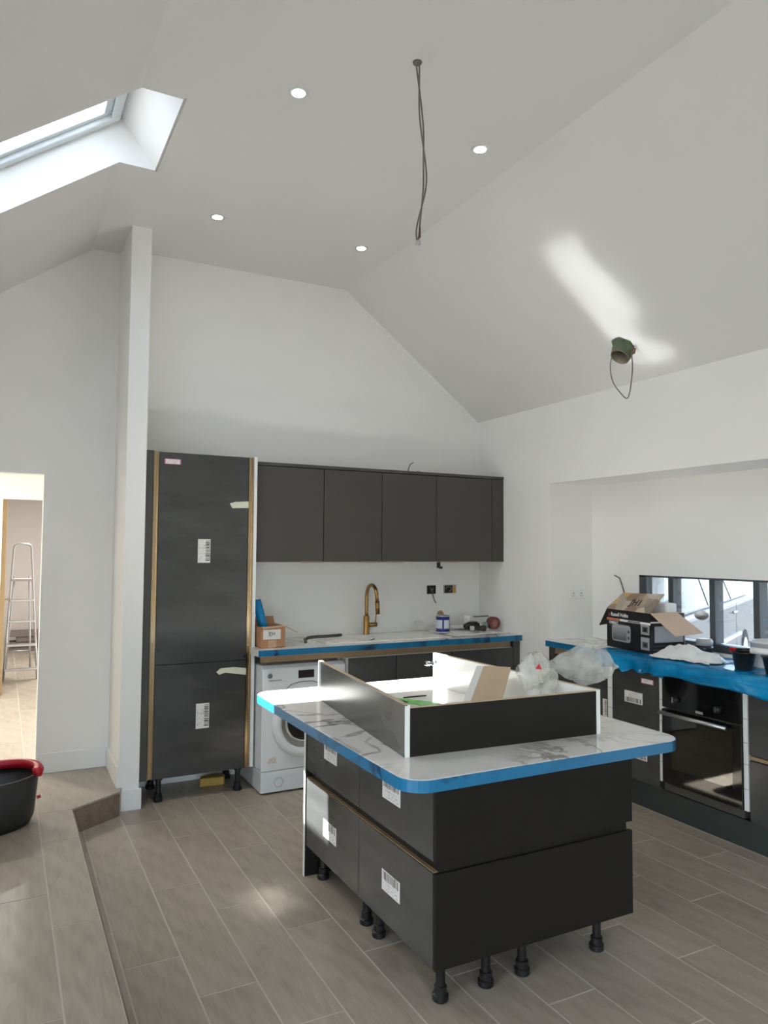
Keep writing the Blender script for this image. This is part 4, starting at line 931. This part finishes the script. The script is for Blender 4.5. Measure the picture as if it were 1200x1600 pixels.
for z in (.075, .115):
    MB().lathe([(.011, -.0012), (.0, -.0012)], (-.0002, -.226, z), 14, 'x', cap=False).build('print_dial', DGR, mw, local=True)
fp('print_photo', .345, .425, .115, .180, SLV); fp('print_photo', .345, .425, .02, .098, SLV)
for z in (.02, .115): fp('print_detail', .36, .41, z+.015, z+.05, DGR, 2); fp('print_detail', .375, .40, z+.022, z+.04, BLKC, 3)
def sp2(a0, a1, z0, z1, m_): return MB().box(a0, a1, -W_-.0008, -W_-.0002, z0, z1).build('print_side', m_, mw, local=True)
sp2(.03, .25, .07, .17, SLV); sp2(.0, .26, .19, .20, WHT); sp2(.02, .26, .02, .028, DGR); sp2(.02, .26, .045, .05, DGR)
WMm = WM[mw.name]
def loc2(p): return WMm @ Vector(p)
xd = (loc2((0, -1, 0))-loc2((0, 0, 0)))
def ftext(name, s_, a, z, size, m_=WHT, width=None, bold=0): return text_part(name, s_, m_, mw, loc2((-.0006, -a, z)), xd, (0, 0, 1), size, .0003, bold, width)
ftext('lettering', 'Russell Hobbs', .045, H_-.043, .034, width=.175, bold=.0006)
MB().lathe([(.0085, -.0012), (.0, -.0012)], (-.0002, -.028, H_-.036), 14, 'x', cap=False).build('logo_dot', mat('logo_red', (196, 60, 52), .5), mw, local=True)
ftext('lettering', 'COMPACT', .025, H_-.095, .024, width=.095, bold=.0008)
fp('print_line', .025, .15, H_-.108, H_-.104, DGR)
fd = (loc2((.10, -.2, H_+.11))-loc2((0, -.2, H_)))
text_part('lettering', 'JH1', BLACKPL, mw, loc2((.03, -.20, H_+.036))-Vector((.004, 0, -.003)), xd, fd, .07, .0003, .002)
MB().slab([(.062, -.315, H_+.073), (.082, -.320, H_+.094), (.082, -.36, H_+.097), (.062, -.355, H_+.076)], -.002).build('print_spot', BLACKPL, mw, local=True)
pf_ = MB().prism(rrect(-.09, .09, -.045, .045, .02, 4), 0, .09)
pf_.v = [tuple(loc2((.18+v[1]*1.0, -.33+v[0], H_-.03+v[2]))) for v in pf_.v]
pf_.build('foam_packing', mat('polystyrene', (244, 244, 244), .8), bevel=.008, label='white polystyrene packing block sticking out of the microwave carton', cat='packing')
# other things on the window worktop
crumple('plastic_wrap', 'crumpled white plastic wrapping in front of the microwave carton', 'wrap', 3.585, 3.04, .945, .18, .42, .05, WRAP, .10, 4, 30, 34, .35, .07)
MB().box(3.86, 3.92, 3.86, 3.96, .932, .938).build('phone', BLACKPL, bevel=.002, label='flat dark gadget lying left of the microwave carton', cat='gadget')
jr = thing('jar', 'dark jar lid and clear jar behind the plastic wrapping', 'jar', (3.86, 3.2, .945))
MB().lathe([(.05, 0), (.052, .05), (.048, .055)], (3.87, 3.14, .945), 20, cap=True).build('jar_base', mat('dark_jar', (58, 56, 58), .25), jr, smooth=True)
MB().lathe([(.048, .056), (.05, .08), (.044, .095)], (3.87, 3.14, .945), 20, cap=True).build('jar_top', mat('pale_jar', (190, 188, 186), .3), jr, smooth=True)
def tub(name, label, x, y, z, m_, r0, r1, h):
    b_ = thing(name, label, 'tub', (x, y, z))
    MB().lathe([(r0, 0), (r1, h), (r1+.006, h+.002), (r1+.006, h+.007), (r1-.004, h+.007), (r0-.004, .004), (.0, .004)], (x, y, z), 24, cap=False).build('cup', m_, b_, smooth=True)
    return b_
BLKP = mat('tub_black', (30, 30, 30), .3)
tub('black_tub', 'black plastic tub with a red marker across it on the blue film', 3.60, 2.67, .944, BLKP, .045, .060, .085)
tub('black_tub', 'black plastic tub at the right edge, in front of the white bucket', 3.60, 2.48, .944, BLKP, .050, .068, .085)
MB().tube([(3.575, 2.735, 1.045), (3.60, 2.66, 1.044), (3.63, 2.57, 1.042)], .011, 10).build('marker_pen', mat('marker_red', (206, 34, 40), .35), smooth=True, label='red marker pen lying across the black tub', cat='pen')
tb = thing('sealant_tube', 'white sealant tube with dark nozzle bridging the black tubs', 'tube', (3.58, 2.55, 1.03))
MB().tube([(3.565, 2.60, 1.055), (3.60, 2.47, 1.052)], .018, 14).build('tube_body', WHT, tb, smooth=True)
MB().tube([(3.548, 2.675, 1.048), (3.563, 2.605, 1.053)], .012, 12).build('nozzle', BLACKPL, tb, smooth=True)
bk = thing('white_bucket', 'white plastic bucket with yellow label by the long window', 'bucket', (3.80, 2.66, .944))
MB().lathe([(.085, 0), (.10, .13), (.106, .132), (.106, .142), (.098, .142), (.083, .006), (.0, .006)], (3.80, 2.655, .944), 28, cap=False).build('pail', mat('pail_white', (226, 226, 222), .4), bk, smooth=True)
mb = MB(); n = 10; a0, a1 = R(-170), R(-60)
vs_ = []
for k in range(n+1):
    a = a0+(a1-a0)*k/n
    for (r_, z) in ((.0945, .06), (.099, .11)): vs_.append((3.80+r_*math.cos(a), 2.655+r_*math.sin(a), .944+z))
mb.add(vs_, [(2*k, 2*k+2, 2*k+3, 2*k+1) for k in range(n)]).build('yellow_label', mat('label_yellow', (206, 158, 30), .5), bk, fixn=False)
crumple('putty_bag', 'crumpled pale bag heaped on the black tub by the white bucket', 'bag', 3.66, 2.45, 1.04, .12, .16, .03, PAPER, .1, 13, 14, 14, .2, .03)
# sockets and cables of the alcove
sk = thing('wall_socket', 'white double wall socket on the alcove side wall', 'socket', (3.81, YA1-.01, 1.22))
B(3.735, 3.882, YA1-.010, YA1-.0005, 1.221, 1.305).build('face_plate', TRIM, sk, bevel=.003)
for x in (3.765, 3.84):
    B(x-.006, x+.006, YA1-.0125, YA1-.010, 1.275, 1.293).build('rocker', TRIM, sk, bevel=.001)
    MB().box(x-.003, x+.003, YA1-.0108, YA1-.0098, 1.258, 1.268).box(x-.013, x-.006, YA1-.0108, YA1-.0098, 1.242, 1.247).box(x+.006, x+.013, YA1-.0108, YA1-.0098, 1.242, 1.247).build('pin_slots', BLACKPL, sk)
MB().tube([(XB_-.002, 3.83, 1.17), (XB_-.03, 3.84, 1.24), (XB_-.035, 3.87, 1.33), (XB_-.03, 3.90, 1.385), (XB_-.045, 3.935, 1.405)], .005, 8).build('cable', CABLE, smooth=True, label='grey cable sticking out of the alcove wall behind the microwave carton', cat='cable')

# ------------------------------------------------------------------ ceiling fittings
dlx = [(1.0984, 2.9625, 'nearest the rooflight, left of the pendant cable'), (2.0667, 2.9625, 'right of the pendant cable'), (1.0984, 4.3387, 'above the tall larder cabinet'), (2.0667, 4.3387, 'above the sink, below the pendant cable end')]
for (x, y, w_) in dlx:
    l_ = thing('downlight', f'small round recessed ceiling downlight, {w_}', 'light', (x, y, ZC-.004), group='recessed ceiling downlights')
    MB().lathe([(.030, -.002), (.043, -.005), (.046, -.0005), (.030, -.0005)], (x, y, ZC), 24, cap=False).build('bezel', APPL, l_, smooth=True)
    MB().lathe([(.0, -.0025), (.030, -.0025), (.030, -.0008)], (x, y, ZC), 24, cap=False).build('lamp_face', BULB, l_)
pc = thing('pendant_cable', 'twisted grey cable hanging from the flat ceiling', 'cable', (1.462, 2.539, 2.83))
P_ = [(1.458, 2.539, ZC), (1.462, 2.539, 3.554), (1.474, 2.539, 3.393), (1.493, 2.545, 3.236), (1.496, 2.539, 3.074), (1.468, 2.539, 2.908), (1.462, 2.539, 2.835)]
def spl(P, n_=8):
    out = []
    for i in range(len(P)-1):
        p0, p1, p2, p3 = (Vector(P[max(0, min(len(P)-1, j))]) for j in (i-1, i, i+1, i+2))
        for k in range(n_):
            t_ = k/n_; out.append(.5*((2*p1)+(p2-p0)*t_+(2*p0-5*p1+4*p2-p3)*t_*t_+(3*p1-p0-3*p2+p3)*t_**3))
    return out+[Vector(P[-1])]
c0 = spl(P_)
for k, (amp, m_) in enumerate(((.007, CABLE), (-.007, CABLE))):
    MB().tube([p+Vector((amp*math.sin(i*.26), 0, 0)) for i, p in enumerate(c0)], .0036, 8).build('core', m_, pc, smooth=True)
MB().lathe([(.008, -.014), (.018, -.006), (.02, 0)], (1.458, 2.539, ZC-.0005), 14).build('ceiling_grommet', CABLE, pc, smooth=True)
MB().lathe([(.0, -.012), (.012, -.008), (.012, .004), (.0, .012)], (1.465, 2.539, 2.83), 12, cap=False).build('connector', ALU, pc, smooth=True)
MB().tube([c0[-8]+Vector((.006, -.003, 0)), c0[-4]+Vector((.010, -.004, 0)), c0[-1]+Vector((.005, 0, .01))], .003, 6).build('brown_core', COPPER, pc, smooth=True)
# extractor duct end in the right slope
def onB(X, Y, o=0.0): return Vector((X, Y, ZC-(X-XC)*SB))+Vector((-SB, 0, -1)).normalized()*o
dc = Vector((3.325, 3.255, 0)); nB = Vector((-SB, 0, -1)).normalized()
dt = thing('extractor_duct', 'open round duct with green foil and looped cable in the sloping ceiling', 'duct', tuple(onB(dc.x, dc.y)))
ctr = onB(dc.x, dc.y)
a_ = Vector((0, 1, 0)); b_ = nB.cross(a_).normalized()
dn = (nB*0.75+Vector((0, 0, -.6))).normalized()
def ring(o, r_, n_=24): return [ctr+dn*o+(a_*math.cos(2*math.pi*k/n_)+b_*math.sin(2*math.pi*k/n_))*r_ for k in range(n_)]
rs = [ring(.002, .058), ring(.075, .058), ring(.076, .054), ring(.004, .054)]
mb = MB(); vs_ = [tuple(p) for r_ in rs for p in r_]
mb.add(vs_, [(i*24+k, i*24+(k+1) % 24, (i+1)*24+(k+1) % 24, (i+1)*24+k) for i in range(3) for k in range(24)]).build('duct_pipe', mat('duct_grey', (120, 112, 98), .5, .3), dt, smooth=True)
mb = MB().add([tuple(p) for p in ring(.006, .054)], [tuple(range(24))]); mb.build('duct_inner_shade', mat('duct_shade', (12, 10, 9), .9), dt)  # near-black disc: shade deep in the duct is put into its colour
def foil(u, v):
    a = R(95+200*u); r_ = .057+.012*fnoise(u*7, v*3)+.018*(1-v)
    p = ctr+dn*(.070*v)+(a_*math.cos(a)+b_*math.sin(a))*r_
    return tuple(p)
MB().grid(foil, 18, 6).build('green_foil', mat('green_foil', (96, 108, 84), .4, .2, var=.35, vscale=40), dt, solid=.001, fixn=False)
kp = [ctr+Vector((-.01, .07, -.015)), ctr+Vector((0, .105, -.10)), ctr+Vector((.0, .085, -.20)), ctr+Vector((.0, .02, -.285)), ctr+Vector((.0, -.03, -.325)), ctr+Vector((0, -.055, -.28)), ctr+Vector((0, -.075, -.16)), ctr+Vector((0, -.07, -.06)), ctr+Vector((0, -.062, -.03))]
MB().tube(spl(kp, 6), .0035, 6).build('cable_loop', CABLE, dt, smooth=True)
MB().tube([ctr+Vector((0, -.055, -.02)), ctr+Vector((.01, -.09, -.035)), ctr+Vector((.015, -.075, -.06))], .005, 6).build('brown_wire', COPPER, dt, smooth=True)

# ------------------------------------------------------------------ mop bucket on the raised floor
mp = thing('mop_bucket', 'oval black mop bucket with red rim standing on the raised floor', 'bucket', (-.03, 4.32, ZP), R(20))
BKM = mat('bucket_black', (40, 40, 38), .4, var=.08, vscale=12)
def bucket_ring(a, b, z, n_=36): return [(a*math.cos(2*math.pi*k/n_), b*math.sin(2*math.pi*k/n_), z) for k in range(n_)]
rg = [bucket_ring(.135, .10, .012), bucket_ring(.205, .145, .0), bucket_ring(.225, .16, .04), bucket_ring(.245, .175, .255), bucket_ring(.236, .166, .255), bucket_ring(.20, .14, .03), bucket_ring(.01, .01, .02)]
n = 36; mb = MB(); mb.add([p for r_ in rg for p in r_], [(i*n+k, i*n+(k+1) % n, (i+1)*n+(k+1) % n, (i+1)*n+k) for i in range(len(rg)-1) for k in range(n)]+[tuple(range(n))[::-1]])
mb.build('pail', BKM, mp, local=True, smooth=True)
def rimpart(t0, t1):
    n_ = 26; vs_ = []
    for k in range(n_+1):
        a = t0+(t1-t0)*k/n_; w_ = min(1, 4*k/n_, 4*(n_-k)/n_)
        for (e, z) in ((-.022, .250), (.020, .250), (.024, .272), (.012, .29), (-.022, .292)):
            vs_.append(((.245+e)*math.cos(a), (.175+e)*math.sin(a), .0+z*(.96+.04*w_)))
    fs = [(k*5+j, k*5+(j+1) % 5, (k+1)*5+(j+1) % 5, (k+1)*5+j) for k in range(n_) for j in range(5)]+[tuple(range(5)), tuple(n_*5+j for j in range(5))]
    return MB().add(vs_, fs)
rimpart(R(-35), R(215)).build('rim', RED, mp, local=True, smooth=True)
MB().lathe([(.0, .19), (.09, .19), (.11, .245), (.115, .25)], (-.10, -.01, 0), 20, cap=False, sq=.9).build('wringer', mat('dark_red', (150, 16, 40), .4), mp, local=True, smooth=True)
MB().tube([(.232, -.035, .11), (.250, -.040, .115)], .009, 8).build('red_peg', RED, mp, local=True)
MB().tube([(.19, .05, .012), (.245, .075, .012)], [.016, .011], 8).build('pedal', BKM, mp, local=True)

# ------------------------------------------------------------------ silver car outside the long window
ca_ = R(28)
car = thing('parked_car', 'silver car parked outside the long window', 'car', (6.55, 5.32, GZ), ca_); car.scale = (.95, .95, .95)
SILV = mat('car_silver', (96, 100, 104), .3, .2); CGL = mat('car_glass', (26, 29, 32), .08); TYRE = mat('tyre', (30, 30, 30), .8)
# local: x along the car (nose at -x), y away from the viewer, z up from the ground
low = [(-2.1, .32), (-2.15, .55), (-2.05, .80), (-1.6, .97), (-1.15, 1.05), (3.7, 1.08), (3.8, .75), (3.75, .35), (3.0, .25), (-1.7, .25)]
MB().prism(low, 0, 1.72, 'y').build('body', SILV, car, local=True, bevel=.06, seg=3)
cab = [(-1.35, 1.05), (-.45, 1.45), (.25, 1.53), (2.2, 1.52), (3.1, 1.38), (3.5, 1.07)]
bm_ = MB(); n = len(cab)
vs_ = [(p[0], .06+.16*max(0, (p[1]-1.05)/.48), p[1]) for p in cab]+[(p[0], 1.66-.16*max(0, (p[1]-1.05)/.48), p[1]) for p in cab]
bm_.add(vs_, [tuple(range(n))[::-1], tuple(range(n, 2*n))]+[(i, (i+1) % n, n+(i+1) % n, n+i) for i in range(n)]).build('cabin', SILV, car, local=True, bevel=.02)
def side_glass(poly): 
    q = [(p[0], .052+.16*max(0, (p[1]-1.05)/.48), p[1]) for p in poly]; q2 = [(p[0], p[1]+.02, p[2]) for p in q]; k = len(q)
    MB().add(q+q2, [tuple(range(k))[::-1], tuple(range(k, 2*k))]+[(i, (i+1) % k, k+(i+1) % k, k+i) for i in range(k)]).build('side_window', CGL, car, local=True)
side_glass([(-1.05, 1.09), (.55, 1.09), (.55, 1.47), (.2, 1.47), (-.4, 1.40)])
side_glass([(.63, 1.09), (2.05, 1.09), (1.95, 1.46), (.63, 1.47)])
side_glass([(2.13, 1.09), (3.2, 1.10), (2.9, 1.36), (2.05, 1.45)])
MB().slab([(-1.36, .25, 1.075), (-1.36, 1.47, 1.075), (-.47, 1.40, 1.47), (-.47, .32, 1.47)], -.012).build('windscreen', CGL, car, local=True)
MB().prism(rrect(-1.2, 2.4, .60, .645, .02, 3), -.02, .002, 'y').build('side_trim', mat('trim_chrome', (206, 208, 210), .3, .6), car, local=True)
for x in (.42, 1.9): MB().tube([(x-.09, -.02, .93), (x+.09, -.02, .935)], .016, 8).build('door_handle', CHROME, car, local=True, smooth=True)
MB().lathe([(.0, -.05), (.05, -.04), (.07, 0), (.05, .03), (.0, .04)], (-.72, -.12, 1.08), 14, 'x', cap=False, sq=.7).build('wing_mirror', TYRE, car, local=True, smooth=True)
for x in (-1.5, 2.75):
    for y in (.02, 1.55):
        wh = MB().lathe([(.20, 0), (.30, .0), (.33, .03), (.33, .15), (.30, .17), (.2, .17)], (x, y-.03, .33), 28, 'y').build('tyre', TYRE, car, local=True, smooth=True)
        MB().lathe([(.0, -.036), (.05, -.04), (.19, -.034), (.20, -.028)], (x, y, .33), 20, 'y', cap=False).build('hub_cap', ALU, wh, local=True, smooth=True)
for x in (.59, 2.09): B(x-.004, x+.004, -.0015, .0, .32, 1.06).build('door_gap', TYRE, car, local=True)
